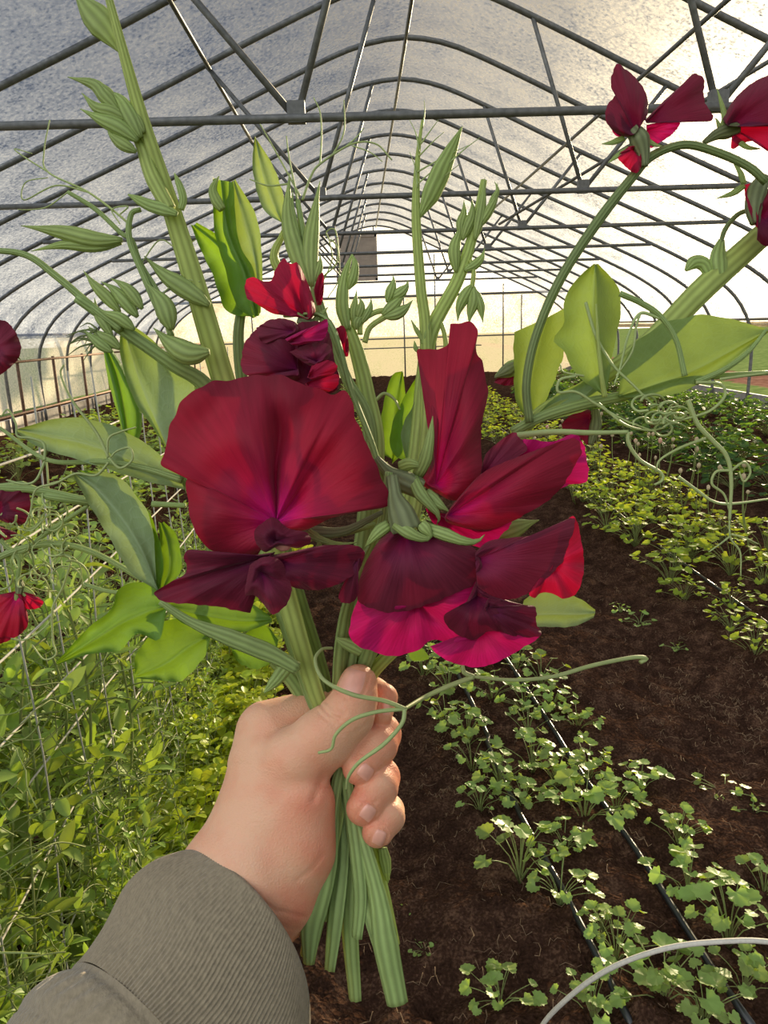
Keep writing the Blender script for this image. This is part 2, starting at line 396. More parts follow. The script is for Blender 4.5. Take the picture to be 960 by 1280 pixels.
for dxr, nm in ((0, 'along the ridge'), (-1.62, 'on the blue-grey slope of the roof'), (1.8, 'on the sunlit slope of the roof')):
    X = RX+dxr; z = roof_z(X)-.045
    o = build('purlin', tube_o([(X, YB, z), (X, 8, z), (X, YE, z)], .017, 8, (0, 0, 1)), M_steel)
    tag(o, 'long steel purlin pipe running lengthwise '+nm, 'purlin', 'lengthwise purlins')
# diagonal wind braces lengthwise between hoops
for s, lab in ((1, 'slanting wind brace pipe under the sunlit roof slope'),):
    a = (RX+s*2.3, 4.3, roof_z(RX+s*2.3)-.07); b = (RX+s*1.1, 9.0, HB+.05)
    o = build('wind_brace', tube_o([a, tuple((np.array(a)+b)/2), b], .015, 8, (0, 0, 1)), M_rust if s < 0 else M_steel); tag(o, lab, 'brace')
X = PL[-1, 0]-.0
o = build('side_rail', tube_o([(PL[-1, 0]+.03, YB, 1.42), (PL[-1, 0]+.03, 9, 1.42), (PL[-1, 0]+.03, YE, 1.42)], .02, 8, (0, 0, 1)), M_wood); tag(o, 'pale hip rail above the cream side curtain', 'rail')
o = build('side_rail', tube_o([(PR[-1, 0]-.03, YB, 1.30), (PR[-1, 0]-.03, 9, 1.30), (PR[-1, 0]-.03, YE, 1.30)], .02, 8, (0, 0, 1)), M_steel); tag(o, 'steel hip rail above the open sunny side', 'rail')

# far end wall
YW = YE+.05
def wall_sheet(za, zb, n=60):
    xs = np.linspace(PL[-1, 0], PR[-1, 0], n); g = np.zeros((2, n, 3))
    for j, x in enumerate(xs):
        t_ = roof_z(x); g[0, j] = (x, YW, min(za, t_)); g[1, j] = (x, YW, min(zb, t_))
    return g
M_end = film('hazy_end_film', .30, srgb(128, 124, 112), srgb(172, 166, 150), .75)
tag(build('wall_back', MB().grid(wall_sheet(0, 2.15)), M_end), 'cream film lower end wall of the tunnel', 'end wall', kind='structure')
tag(build('window_1', MB().grid(wall_sheet(2.15, 4.2)), M_clear), 'clear bright gable of the far end wall', 'gable', kind='structure')
for j, (x0, x1, z, r) in enumerate([(PL[-1, 0], PR[-1, 0], 2.15, .035), (-2.2, 3.2, 2.55, .016), (-2.6, 3.6, 2.95, .016), (-1.6, 2.6, 3.30, .016), (PL[-1, 0], PR[-1, 0], 1.05, .02), (-2.4, 3.3, .80, .016)]):
    o = build('trim_%d' % (j+1), tube_o([(x0, YW-.06, z), ((x0+x1)/2, YW-.06, z), (x1, YW-.06, z)], r, 8, (0, 0, 1)), M_steel); tag(o, kind='structure')
for j, (x, za, zb) in enumerate([(.45, 3.55, 3.93), (2.05, 0, 3.2), (-1.35, 0, 3.2), (1.2, 0, 2.15), (3.9, 0, 2.4), (-2.9, 0, 2.4), (4.4, 0, 2.1)]):
    o = build('trim_%d' % (j+7), tube_o([(x, YW-.05, za), (x, YW-.05, (za+zb)/2), (x, YW-.05, zb)], .02, 8, (0, 1, 0)), M_steel); tag(o, kind='structure')
a = at_y(420, 296, YW-.12); b = at_y(471, 349, YW-.12)
sh = thing('vent_shutter', ((a[0]+b[0])/2, YW-.1, b[2]), 'square brown vent shutter hung high in the bright gable', 'vent')
M_shut = plain('brown_shutter', srgb(186, 170, 154), .7, 0, .06, 8)
mb = MB(); zc = np.linspace(b[2]+.04, a[2]-.04, 9)
for z in zc: mb.box(((a[0]+b[0])/2, YW-.12, z), (b[0]-a[0]-.06, .03, (a[2]-b[2])/8.4))
build('slat_panel', mb, M_shut, sh, False)
mb = MB()
for x in (a[0], b[0]): mb.box((x, YW-.12, (a[2]+b[2])/2), (.06, .07, a[2]-b[2]+.06))
for z in (a[2], b[2]): mb.box(((a[0]+b[0])/2, YW-.12, z), (b[0]-a[0]+.06, .07, .06))
build('frame', mb, M_shut, sh, False)

# rusty rail fence in front of the left curtain
fx = -4.25
fn = thing('rail_fence', (fx, 11, 0), 'low rusty rail fence in front of the cream side curtain', 'fence')
for y in np.arange(4.0, 20.4, 1.12):
    build('post', MB().tube([(fx, y, -.03), (fx, y, .6), (fx, y, 1.12)], [.021], 8, (0, 1, 0)), M_rust, fn)
for z in (1.09, .47):
    build('rail', MB().tube([(fx+.03, 3.5, z), (fx+.03, 12, z), (fx+.03, 20.6, z)], [.016], 8, (0, 0, 1)), M_rust, fn)
# ------------------------------------------------------------------ ground
def gz(x, y):
    """height of the soil: raised beds, trodden paths"""
    h = 0.0
    for c, wd, hh in BEDS: h += hh*math.exp(-((x-c)/wd)**4)
    return h
BEDS = [(.60, .42, .05), (1.85, .50, .07), (3.35, .60, .06), (4.9, .55, .05), (-.75, .38, .04), (-2.2, .5, .05), (-3.5, .5, .05)]
def soil_grid(xs, ys, amp):
    g = np.zeros((len(ys), len(xs), 3))
    for i, y in enumerate(ys):
        for j, x in enumerate(xs):
            n = mnoise.fractal((x*5, y*5, 0), 1.0, 2.0, 5)*.026+mnoise.noise((x*22, y*22, 3))*.014+abs(mnoise.noise((x*48, y*48, 8)))*.014
            g[i, j] = (x, y, gz(x, y)+n*amp)
    return g
m, nt, out = newmat('dark_soil'); M_soil = m
tc = N(nt, 'ShaderNodeTexCoord'); n1 = N(nt, 'ShaderNodeTexNoise', i_Scale=14.0, i_Detail=7.0, i_Roughness=.68); n2 = N(nt, 'ShaderNodeTexNoise', i_Scale=150.0, i_Detail=3.0)
n3 = N(nt, 'ShaderNodeTexVoronoi', i_Scale=70.0)
for n in (n1, n2, n3): nt.links.new(tc.outputs['Object'], n.inputs['Vector'])
f = mathn(nt, 'ADD', mathn(nt, 'MULTIPLY', n1.outputs['Fac'], .6), mathn(nt, 'MULTIPLY', n2.outputs['Fac'], .4))
r = ramp(nt, [(.30, srgb(32, 22, 17)), (.50, srgb(72, 51, 40)), (.72, srgb(136, 104, 82))], f)
b = N(nt, 'ShaderNodeBsdfDiffuse', i_Roughness=.6)
nt.links.new(r.outputs[0], b.inputs['Color'])
hh = mathn(nt, 'ADD', f, mathn(nt, 'MULTIPLY', n3.outputs['Distance'], .9))
bp = N(nt, 'ShaderNodeBump', i_Strength=.9, i_Distance=.02); nt.links.new(hh, bp.inputs['Height']); nt.links.new(bp.outputs[0], b.inputs['Normal'])
nt.links.new(b.outputs[0], out.inputs[0])
xs = np.concatenate([np.linspace(-6.5, -1.6, 60), np.linspace(-1.57, 2.6, 210), np.linspace(2.65, 6.6, 70)])
ys = np.concatenate([np.linspace(-2, .4, 20), np.linspace(.42, 5.0, 230), 5.0*np.exp(np.linspace(0, math.log(21.5/5), 90))[1:]])
tag(build('floor', MB().grid(soil_grid(xs, ys, 1.45)), M_soil), 'dark brown crumbly soil floor of the tunnel', 'soil', kind='structure')
m, nt, out = newmat('field_grass'); M_field = m
tc = N(nt, 'ShaderNodeTexCoord'); n1 = N(nt, 'ShaderNodeTexNoise', i_Scale=6.0, i_Detail=6.0); sx = N(nt, 'ShaderNodeSeparateXYZ')
nt.links.new(tc.outputs['Object'], n1.inputs['Vector']); nt.links.new(tc.outputs['Object'], sx.inputs[0])
gr = ramp(nt, [(.3, srgb(78, 98, 52)), (.7, srgb(118, 134, 80))], n1.outputs['Fac'])
so_ = ramp(nt, [(.3, srgb(96, 66, 56)), (.7, srgb(138, 104, 88))], n1.outputs['Fac'])
band = mathn(nt, 'ADD', sx.outputs[0], mathn(nt, 'MULTIPLY', n1.outputs['Fac'], .8))
mk = ramp(nt, [(0, (0, 0, 0, 1)), (.424, (0, 0, 0, 1)), (.43, (1, 1, 1, 1)), (.505, (1, 1, 1, 1)), (.512, (0, 0, 0, 1))], mathn(nt, 'MULTIPLY', band, .05))
b = N(nt, 'ShaderNodeBsdfDiffuse'); nt.links.new(mixc(nt, gr.outputs[0], so_.outputs[0], mk.outputs[0]), b.inputs['Color'])
nt.links.new(b.outputs[0], out.inputs[0])
g = np.array([[(x, y, -.06) for x in np.linspace(-60, 60, 31)] for y in np.linspace(-30, 120, 31)])
tag(build('ground', MB().grid(g), M_field), 'green field with a ploughed strip outside the tunnel', 'field', kind='structure')

# ------------------------------------------------------------------ drip tape
def drip(pts, r=.008):
    p = crom([(x, y, gz(x, y)+.012) for x, y in pts], 60)
    return MB().tube(p, [r], 8, (0, 0, 1))
TAPE1 = [tuple(ground(x, y, .05)[:2]) for x, y in ((800, 1310), (780, 1268), (700, 1110), (652, 1025), (608, 930), (590, 880))]
TAPE2 = [tuple(ground(x, y, .05)[:2]) for x, y in ((955, 1310), (925, 1270), (860, 1170), (790, 1060), (712, 950), (655, 860))]
def extend(t, y1):
    a, b = np.array(t[0]), np.array(t[-1]); d = (b-a)/(b[1]-a[1]); return t+[tuple(b+d*(y1-b[1])*.5), tuple(b+d*(y1-b[1]))]
o = build('drip_tape', drip(extend(TAPE1, 9)), M_drip); tag(o, 'black drip irrigation line beside the bare path in the strawberry-leaved bed', 'drip line', 'drip irrigation lines')
o = build('drip_tape', drip(extend(TAPE2, 9)), M_drip); tag(o, 'black drip irrigation line crossed by the white wire hoop', 'drip line', 'drip irrigation lines')
o = build('drip_tape', drip([(1.70, 2.2), (1.68, 4), (1.72, 6), (1.7, 12)]), M_drip); tag(o, 'black drip irrigation line among the stalked flower plants of the sunlit middle bed', 'drip line', 'drip irrigation lines')
# white wire hoop at the near end of the bed
hp = [P(x, y, d) for x, y, d in ((672, 1292, 1.36), (705, 1252, 1.30), (760, 1212, 1.24), (830, 1186, 1.20), (900, 1177, 1.18), (965, 1178, 1.17), (1040, 1200, 1.17), (1100, 1262, 1.2))]
a, b = hp[0].copy(), hp[-1].copy()
hp = [np.array([a[0]-.03, a[1]-.02, .02])]+hp+[np.array([b[0]+.03, b[1]-.01, .02])]
tag(build('wire_hoop', MB().tube(crom(hp, 60), [.0042], 8), M_white), 'thin white wire hoop arching over the strawberry-leaved bed', 'hoop')

# ------------------------------------------------------------------ loose straw and clods
mb = MB()
def straw_at(x, y, L, r):
    a = random.uniform(0, 2*PI); k = random.uniform(-1.2, 1.2); p = []
    for i in range(5):
        s = (i/4-.5)*L; aa = a+k*s/L; p.append((x+s*math.cos(aa), y+s*math.sin(aa), gz(x, y)+.008+.018*abs(math.sin(i*1.3+a))))
    mb.tube(p, [r, r*.6], 4)
for i in range(800):
    z = random.random()
    if z < .30: x, y = random.uniform(-.1, .42), random.uniform(.9, 3.0)
    elif z < .75: x, y = random.uniform(.95, 1.6), random.uniform(1.8, 5.0)
    else: x, y = random.uniform(.2, 1.0), random.uniform(.9, 2.6)
    if z > .38 and z < .6: x, y = random.gauss(1.22, .14), random.gauss(2.35, .16)
    straw_at(x, y, random.uniform(.012, .055), random.uniform(.0005, .0012))
tag(build('straw_litter', mb, M_straw), 'bits of dry straw and dead roots strewn over the dark soil', 'straw', kind='stuff')

# ------------------------------------------------------------------ plants: leaf builders
def blade(mb, base, tip, nrm, wd, prof_, fold=.25, curl=.2, nu=3, nv=7):
    """leaf blade from base to tip; prof_(t) is the half width, fold raises the sides"""
    base, tip = np.asarray(base, float), np.asarray(tip, float); L = np.linalg.norm(tip-base)
    t_ = (tip-base)/L; s_ = np.cross(t_, nrm); s_ /= np.linalg.norm(s_)+1e-9; n_ = np.cross(s_, t_)
    g = np.zeros((nv, 2*nu+1, 3)); uv = np.zeros((nv, 2*nu+1, 2))
    for i in range(nv):
        t = i/(nv-1); hw = prof_(t)*wd
        for j in range(-nu, nu+1):
            q = j/nu
            g[i, j+nu] = base+t_*L*t+s_*hw*q+n_*(fold*hw*abs(q)**1.5+curl*L*(t-t*t)*1.0-curl*.5*L*t*t)
            uv[i, j+nu] = (.5+q/2, t)
    mb.grid(g, uv)
OVAL = lambda t: max(.02, math.sin(PI*t**.85)**.7)
ROUND = lambda t: max(.02, (math.sin(PI*min(1, t*.93+.03)))**.5)
def lobed(mb, c, out_, nrm, r):
    """rounded scalloped leaf like a strawberry leaf: three broad lobes in one cupped blade"""
    nrm = nrm/np.linalg.norm(nrm); s_ = np.cross(out_, nrm); s_ /= np.linalg.norm(s_); o_ = np.cross(nrm, s_)
    K = 41; R = 4; v = []; uv = []; ph = random.uniform(0, 6)
    cup = random.uniform(.05, .45)
    for i in range(R):
        t = i/(R-1)
        for k in range(K):
            a = -2.55+5.1*k/(K-1)
            rr = r*(.84+.14*abs(math.cos(1.5*a)))*(1+.085*math.cos(a*11+ph)*(t > .9))
            x = rr*t*math.sin(a); y = rr*t*math.cos(a)+.35*r*t
            z = cup*r*t*t+.07*r*math.sin(3*a+ph)*t-.04*r*abs(math.cos(1.5*a))*t
            v.append(c+s_*x+o_*y+nrm*z); uv.append((.5+.5*t*math.sin(a), t))
    g = np.array(v).reshape(R, K, 3); mb.grid(g, np.array(uv).reshape(R, K, 2))
M_straw_leaf = leafmat('strawberry_leaf', srgb(142, 168, 88), srgb(190, 208, 54), .34, .42, .32, False, .35, 40)
M_sunny = leafmat('sunny_leaf', srgb(150, 172, 62), srgb(206, 214, 56), .38, .55, .35, False, .12, 40)  # sunlit yellow-green put into the leaf colour
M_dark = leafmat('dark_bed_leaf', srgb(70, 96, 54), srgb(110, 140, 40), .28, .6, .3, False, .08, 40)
M_pea = leafmat('pea_leaf', srgb(150, 174, 92), srgb(184, 204, 56), .34, .42, .38, False, .3, 60)
M_cover = leafmat('ground_cover_leaf', srgb(172, 190, 66), srgb(220, 226, 50), .42, .45, .3, False, .3, 60)
M_petiole = leafmat('petiole', srgb(140, 150, 90), srgb(170, 180, 90), .15, .5, .2, False)

def crown(n, h0, h1, spread, r0, r1, tilt=.8):
    """a rosette: petioles fanning from one point, one lobed leaf on each"""
    st, lf = MB(), MB()
    for i in range(n):
        a = 2.4*i+random.uniform(-.4, .4); q = random.random()**.7; h = random.uniform(h0, h1)*(1-.35*q); s = spread*q
        d = np.array([math.cos(a), math.sin(a), 0]); e = d*s+np.array([0, 0, h])
        st.tube(crom([(0, 0, -.01), tuple(d*s*.35+np.array([0, 0, h*.6])), tuple(e)], 5), [.0016, .0010], 5)
        nrm = np.array([0, 0, 1.])+d*tilt*q*random.uniform(-.2, 1.2)+np.array([random.uniform(-.35, .35), random.uniform(-.35, .35), 0])
        lobed(lf, e, d+np.array([0, 0, -.15]), nrm, random.uniform(r0, r1))
    return st, lf
def plant(name, st, lf, ml, label, cat, group, part='foliage'):
    t = thing(name, (0, 0, 0), label, cat, group)
    build('leaf_stalks', st, M_petiole, t); build(part, lf, ml, t); return t
def scatter(protos, spots, hide=True):
    """spots: (x, y, scale) ; protos are moved or copied to each"""
    outl = []; used = set()
    for i, (x, y, s) in enumerate(spots):
        k = i % len(protos)
        o = protos[k] if k not in used else copy_tree(protos[k]); used.add(k)
        o.location = (x, y, gz(x, y)-.004); o.rotation_euler = (0, 0, random.uniform(0, 2*PI)); o.scale = (s, s, s*random.uniform(.85, 1.15)); outl.append(o)
    return outl
LB = 'low strawberry-like plant with rounded scalloped leaves in the bed between two drip lines'
pr = [plant('leafy_bed_plant', *crown(random.randint(13, 18), .07, .135, .10, .013, .025), M_straw_leaf, LB, 'plant', 'rounded-leaf plants in the drip-lined bed') for _ in range(5)]
def along(t, y):
    q = np.array(t); return float(np.interp(y, q[:, 1], q[:, 0]))
T1, T2 = extend(TAPE1, 9), extend(TAPE2, 9)
near = []
for px, py, s in ((650, 1095, 1.15), (625, 1245, .75), (700, 1130, .9), (752, 1165, .55), (655, 1010, .8), (600, 1010, .7), (730, 1030, 1.25), (705, 1065, .8), (848, 1055, .75), (800, 990, .85), (770, 1015, .9), (860, 1120, .9),
                  (770, 1200, .85), (830, 1250, 1.1), (910, 1180, 1.1), (955, 1120, .8), (930, 1240, .7), (880, 1275, .9), (740, 1270, .7), (625, 985, .9), (665, 965, 1.0), (695, 985, .85), (590, 960, .8), (735, 975, .9)):
    g_ = ground(px, py, .05); near.append((g_[0], g_[1], s))
y = 2.2
while y < 18:
    for c in (along(T1, min(y, 9))-.10, (along(T1, min(y, 9))+along(T2, min(y, 9)))/2+.02, along(T2, min(y, 9))+.06):
        if random.random() < .85: near.append((c+random.uniform(-.06, .06), y+random.uniform(-.06, .06), random.uniform(.8, 1.2)))
    y += .15 if y < 4 else (.26 if y < 8 else .6)
scatter(pr, near)

# sunlit middle bed: bushy low plants with thin flower stalks
M_bulb = plain('seed_head', srgb(196, 176, 140), .7, 0, .1, 80)
M_pink = plain('pink_bloom', srgb(226, 170, 150), .6, 0, .08, 80)
def bush_plant():
    return plant('flower_bed_plant', *crown(22, .10, .22, .17, .020, .034), M_sunny, 'bushy low yellow-green plant in the sunlit middle bed', 'plant', 'bushy plants in the sunlit middle bed')
def stalk_plant(pink):
    t = plant('flower_bed_plant', *crown(20, .10, .22, .17, .020, .034), M_sunny, 'bushy sunlit bed plant with thin upright stalks ending in small round heads', 'plant', 'stalked plants in the sunlit middle bed')
    for k in range(3):
        a = random.uniform(0, 6.28); x, y = .13*math.cos(a), .13*math.sin(a); h = random.uniform(.30, .44)
        s = build('flower_stalk', MB().tube(crom([(x*.5, y*.5, 0), (x*.9, y*.9, h*.5), (x, y, h)], 6), [.0032, .0022], 5), M_petiole, t)
        ball = MB().tube([(x, y, h-.012), (x, y, h-.006), (x, y, h+.002), (x, y, h+.012), (x, y, h+.019), (x, y, h+.022)], [.003, .010, .0135, .012, .006, .001], 8)
        build('flower_head', ball, M_pink if (pink and k == 0) else M_bulb, s)
    return t
pr = [bush_plant() for i in range(4)]; ps_ = [stalk_plant(i == 0) for i in range(3)]
spots = []; stalked = []
y = 2.6
while y < 19:
    for c in (1.55, 1.83, 2.12):
        q_ = (c+random.uniform(-.09, .09), y+random.uniform(-.1, .1), random.uniform(.8, 1.15)*(1.0 if y > 3.4 else .8))
        (stalked if (c > 2 and 3.8 < y < 8 and random.random() < .6) or (4.6 < y < 7 and random.random() < .3) else spots).append(q_)
    y += .25 if y < 6 else .42
scatter(pr, spots); scatter(ps_, stalked)
# darker dense beds further to the right
pr = [plant('leafy_row_plant', *crown(24, .10, .24, .24, .030, .05), M_dark, 'dark green leafy plant in the dense row towards the open sunny side', 'plant', 'dark leafy plants in the far rows') for _ in range(3)]
spots = []
for c0, ya, yb, st_ in ((2.95, 3.6, 14, .34), (3.3, 3.6, 16, .34), (3.65, 3.6, 16, .36), (4.55, 5.5, 18, .42), (4.95, 5.5, 18, .42), (5.35, 6, 18, .45)):
    y = ya
    while y < yb:
        spots.append((c0+random.uniform(-.12, .12), y+random.uniform(-.15, .15), random.uniform(.9, 1.25))); y += st_
scatter(pr, spots)
# far left rows
pr = [plant('trellis_row_plant', *crown(22, .15, .38, .22, .03, .05), M_pea, 'pale green leafy plant in the row along the rusty rail fence', 'plant', 'pale plants in the rows by the fence') for _ in range(3)]
spots = []
for c0, ya, yb, st_ in ((-1.7, 2.6, 13, .30), (-2.05, 3.0, 13, .30), (-2.4, 3.2, 13, .32), (-3.3, 5.0, 17, .40), (-3.7, 6.0, 17, .40)):
    y = ya
    while y < yb:
        spots.append((c0+random.uniform(-.12, .12), y+random.uniform(-.15, .15), random.uniform(.75, 1.1))); y += st_
scatter(pr, spots)
# small weeds on the bare path
pr = [plant('path_weed', *crown(9, .015, .04, .06, .008, .014), M_straw_leaf, 'small sparse weed sprouting on the bare soil path', 'weed', 'weeds on the bare path') for _ in range(2)]
scatter(pr, [(*ground(a, b, 0)[:2], s) for a, b, s in ((905, 1000, 1.3), (940, 1020, 1.0), (800, 780, 1.4), (775, 765, 1.2), (520, 1140, .6), (845, 815, 1.0), (530, 1190, .5))])

# ------------------------------------------------------------------ left: pea vines on the netting
def pea_vine(h, lean, n, big):
    st, lf, td = MB(), MB(), MB()
    p = crom([(0, 0, 0), (lean*.3+random.uniform(-.03, .03), random.uniform(-.03, .03), h*.35), (lean*.7, random.uniform(-.04, .04), h*.7), (lean, random.uniform(-.05, .05), h)], 4*n)
    st.tube(p, [.0024, .0015], 5)
    for i in range(n):
        c = p[min(len(p)-1, 4*i+random.randint(1, 3))]; a = 2.6*i+random.uniform(-.6, .6)
        d = np.array([math.cos(a), math.sin(a), .35+random.uniform(-.2, .4)]); d /= np.linalg.norm(d)
        e = c+d*random.uniform(.02, .05); st.tube([c, (c+e)/2+np.array([0, 0, .004]), e], [.0012], 4)
        for s in (-1, 1):
            a2 = a+s*random.uniform(.5, 1.0); L = random.uniform(.030, .050)*big
            t_ = np.array([math.cos(a2), math.sin(a2), random.uniform(-.2, 1.9)]); t_ /= np.linalg.norm(t_)
            blade(lf, e, e+t_*L, np.array([random.uniform(-.4, .4), random.uniform(-.4, .4), 1]), L*.21, OVAL, .3, random.uniform(-.1, .35), 2, 6)
        if i > n*.3 and random.random() < .75:
            q = [e]; dd = d.copy(); 
            for k in range(9):
                dd = dd+np.array([random.uniform(-.5, .5), random.uniform(-.5, .5), random.uniform(-.35, .35)]); dd /= np.linalg.norm(dd); q.append(q[-1]+dd*.012)
            st.tube(crom(q, 16), [.0007], 4)
        if random.random() < .55:
            L = random.uniform(.018, .03)*big
            for s in (-1, 1):
                t_ = np.array([math.cos(a+s*.6), math.sin(a+s*.6), .8]); blade(lf, c, c+t_/np.linalg.norm(t_)*L, np.array([.2, .1, 1]), L*.33, OVAL, .3, .1, 2, 5)
    return st, lf, td
pr = []
for k in range(6):
    t = thing('pea_vine', (0, 0, 0), 'pale green pea vine with paired oval leaflets climbing at the foot of the string netting', 'vine', 'pea vines along the netting')
    st, lf, td = pea_vine(random.uniform(.48, .6), random.uniform(-.08, .08), 21, .92)
    build('vine_stem', st, M_petiole, t); build('foliage', lf, M_pea, t); pr.append(t)
spots = []
for i in range(290):
    y = .72+3.4*random.random()**1.5
    x = (-.57-.50*random.random()) if i % 4 else (-.42-.2*random.random())
    s = (1.5 if y < 1.6 else 1.5-.70*min(1, (y-1.6)/1.0))*random.uniform(.8, 1.1)
    if x > -.57: s *= .55
    spots.append((x, y, s))
scatter(pr, spots)
pr = []
for k in range(4):
    st, lf = MB(), MB()
    for i in range(46):
        a = random.uniform(0, 2*PI); q = math.sqrt(random.random())*.10; h = random.uniform(.03, .15)
        e = np.array([q*math.cos(a), q*math.sin(a), h]); st.tube([(e[0]*.4, e[1]*.4, 0), tuple(e*np.array([.8, .8, .6])), tuple(e)], [.0010], 4)
        for s in range(3):
            a2 = a+s*2.1; t_ = np.array([math.cos(a2), math.sin(a2), random.uniform(-.1, .6)]); L = random.uniform(.014, .026)
            blade(lf, e, e+t_*L, np.array([random.uniform(-.5, .5), random.uniform(-.5, .5), 1]), L*.48, ROUND, .2, .1, 2, 5)
    pr.append(plant('ground_cover_clump', st, lf, M_cover, 'bright yellow-green small-leaved ground cover clump between the netting and the hand', 'plant', 'yellow-green ground cover'))
spots = []
for i in range(90):
    y = random.uniform(1.35, 4.6); x = -.40-.03*y+random.uniform(-.16, .07); spots.append((x, y, random.uniform(.8, 1.4)))
scatter(pr, spots)

# the string netting
NX = -.56
t = thing('string_netting', (NX, 2, 0), 'string trellis netting of white and grey twine beside the pea vines', 'netting')
for k, z in enumerate(np.arange(.22, 1.28, .137)):
    p = [(NX+.02*math.sin(y*1.7+k), y, z+.012*math.sin(y*2.3+k*1.9)) for y in np.linspace(.35, 6.5, 26)]
    build('lengthwise_string', MB().tube(p, [.0021], 5, (0, 0, 1)), M_white, t)
for k, y in enumerate(np.arange(.75, 6.5, .17)):
    p = [(NX+.02*math.sin(y*1.7)+.004*math.sin(z*9+k), y+.012*math.sin(z*5+k*2.1), z) for z in np.linspace(.02, 1.30, 14)]
    build('upright_string', MB().tube(p, [.0017], 5, (0, 1, 0)), M_grey, t)
# ------------------------------------------------------------------ the hand: one skin grown from blended tapered limbs
HD = .36; HK = HD/F            # the grip stands .36 m from the lens; one unit = one picture unit at that distance
def hw(v):
    v = np.asarray(v, float); return P(v[..., 0], v[..., 1], HD+v[..., 2]*HK)
def rc(p, a, b, ra, rb):
    a = np.array(a, np.float32); b = np.array(b, np.float32); ab = b-a; t = np.clip(((p-a)@ab)/(ab@ab), 0, 1)
    return np.sqrt(((p-a-t[..., None]*ab)**2).sum(-1))-(ra+(rb-ra)*t)
def smin(a, b, k):
    h = np.clip(.5+.5*(b-a)/k, 0, 1); return b*(1-h)+a*h-k*h*(1-h)
def chain(p, pts, k):
    d = None
    for a, b in zip(pts[:-1], pts[1:]):
        e = rc(p, a[:3], b[:3], a[3], b[3]); d = e if d is None else smin(d, e, k)
    return d
FING = {
 'index': [(338, 918, 40, 44), (405, 890, 56, 31), (466, 868, 42, 21), (479, 872, 22, 17), (477, 893, 8, 14.5)],
 'middle': [(350, 950, 60, 38), (450, 915, 62, 27), (473, 918, 30, 27.5), (470, 932, 12, 26), (449, 961, -8, 21)],
 'ring': [(355, 990, 66, 38), (450, 970, 62, 27), (473, 972, 26, 26), (471, 985, 8, 25.5), (455, 1011, -8, 22.5)],
 'little': [(362, 1030, 62, 36), (455, 1012, 58, 23), (482, 1014, 30, 22.5), (483, 1022, 12, 22), (472, 1041, -3, 19.5)],
}
THUMB = [(335, 1010, 15, 58), (368, 955, -6, 45), (404, 924, -18, 37), (435, 893, -22, 31.5), (444, 872, -22, 26), (448, 853, -20, 23)]
PALM = [(150, 1335, 5, 92), (235, 1220, 12, 88), (303, 1112, 18, 84), (340, 1030, 24, 72), (342, 960, 30, 58)]
THEN = [(372, 1004, -6, 47), (366, 1065, 0, 50), (345, 1120, 8, 54)]
CREASE = [([(250, 1090), (300, 1112), (345, 1138), (380, 1146)], 1.3, 3.2), ([(320, 1140), (350, 1158), (372, 1162)], .7, 3),
          ([(402, 882), (412, 893), (425, 899)], 2.2, 2.6), ([(408, 878), (419, 888), (431, 893)], 1.8, 2.4), ([(398, 890), (408, 900), (418, 905)], 1.3, 2.2),
          ([(312, 920), (340, 912), (372, 907)], 1.0, 7), ([(404, 970), (398, 985), (392, 1000)], 2.0, 5), ([(372, 1100), (392, 1085), (402, 1070)], 1.0, 4),
          ([(440, 918), (452, 910), (462, 903)], 0.8, 3), ([(452, 941), (462, 948), (472, 950)], .8, 2.4), ([(452, 1000), (456, 1003), (466, 1005), (472, 1000)], .8, 2), ([(466, 1032), (474, 1032), (481, 1028)], .8, 2)]
NAILS = ((440, 852, 5, -18, 17, 5), (457, 965, -6, 8, -8, -7), (460, 1016, -6, 9, 8, 6), (474, 1047, -4, 10, 8, 4), (483, 884, 0, 11, 6, 0))
for cx_, cy_, ax_, ay_, wx_, wy_ in NAILS:
    CREASE.append(([(cx_+ax_*t_*1.08+wx_*s_*1.08, cy_+ay_*t_*1.08+wy_*s_*1.08) for s_, t_ in ((1, 1), (1, 0), (.9, -.8), (0, -1.15), (-.9, -.8), (-1, 0), (-1, 1))], 1.1, 1.7))
def hand_sdf(p):
    d = chain(p, PALM, 14)
    d = smin(d, chain(p, THEN, 16), 16)
    f = None
    for nm in ('index', 'middle', 'ring', 'little'):
        e = chain(p, FING[nm], 6); f = e if f is None else smin(f, e, 2.5)
    d = smin(d, f, 13)
    d = smin(d, chain(p, THUMB, 10), 7)
    for pl, dep, wd in CREASE:
        q = p[..., :2]; m_ = None
        for a, b in zip(pl[:-1], pl[1:]):
            a = np.array(a, np.float32); b = np.array(b, np.float32); ab = b-a; t = np.clip(((q-a)@ab)/(ab@ab), 0, 1)
            e = ((q-a-t[..., None]*ab)**2).sum(-1); m_ = e if m_ is None else np.minimum(m_, e)
        d = d+np.where(p[..., 2] < 30, dep*np.exp(-m_/wd**2), 0)
    return d
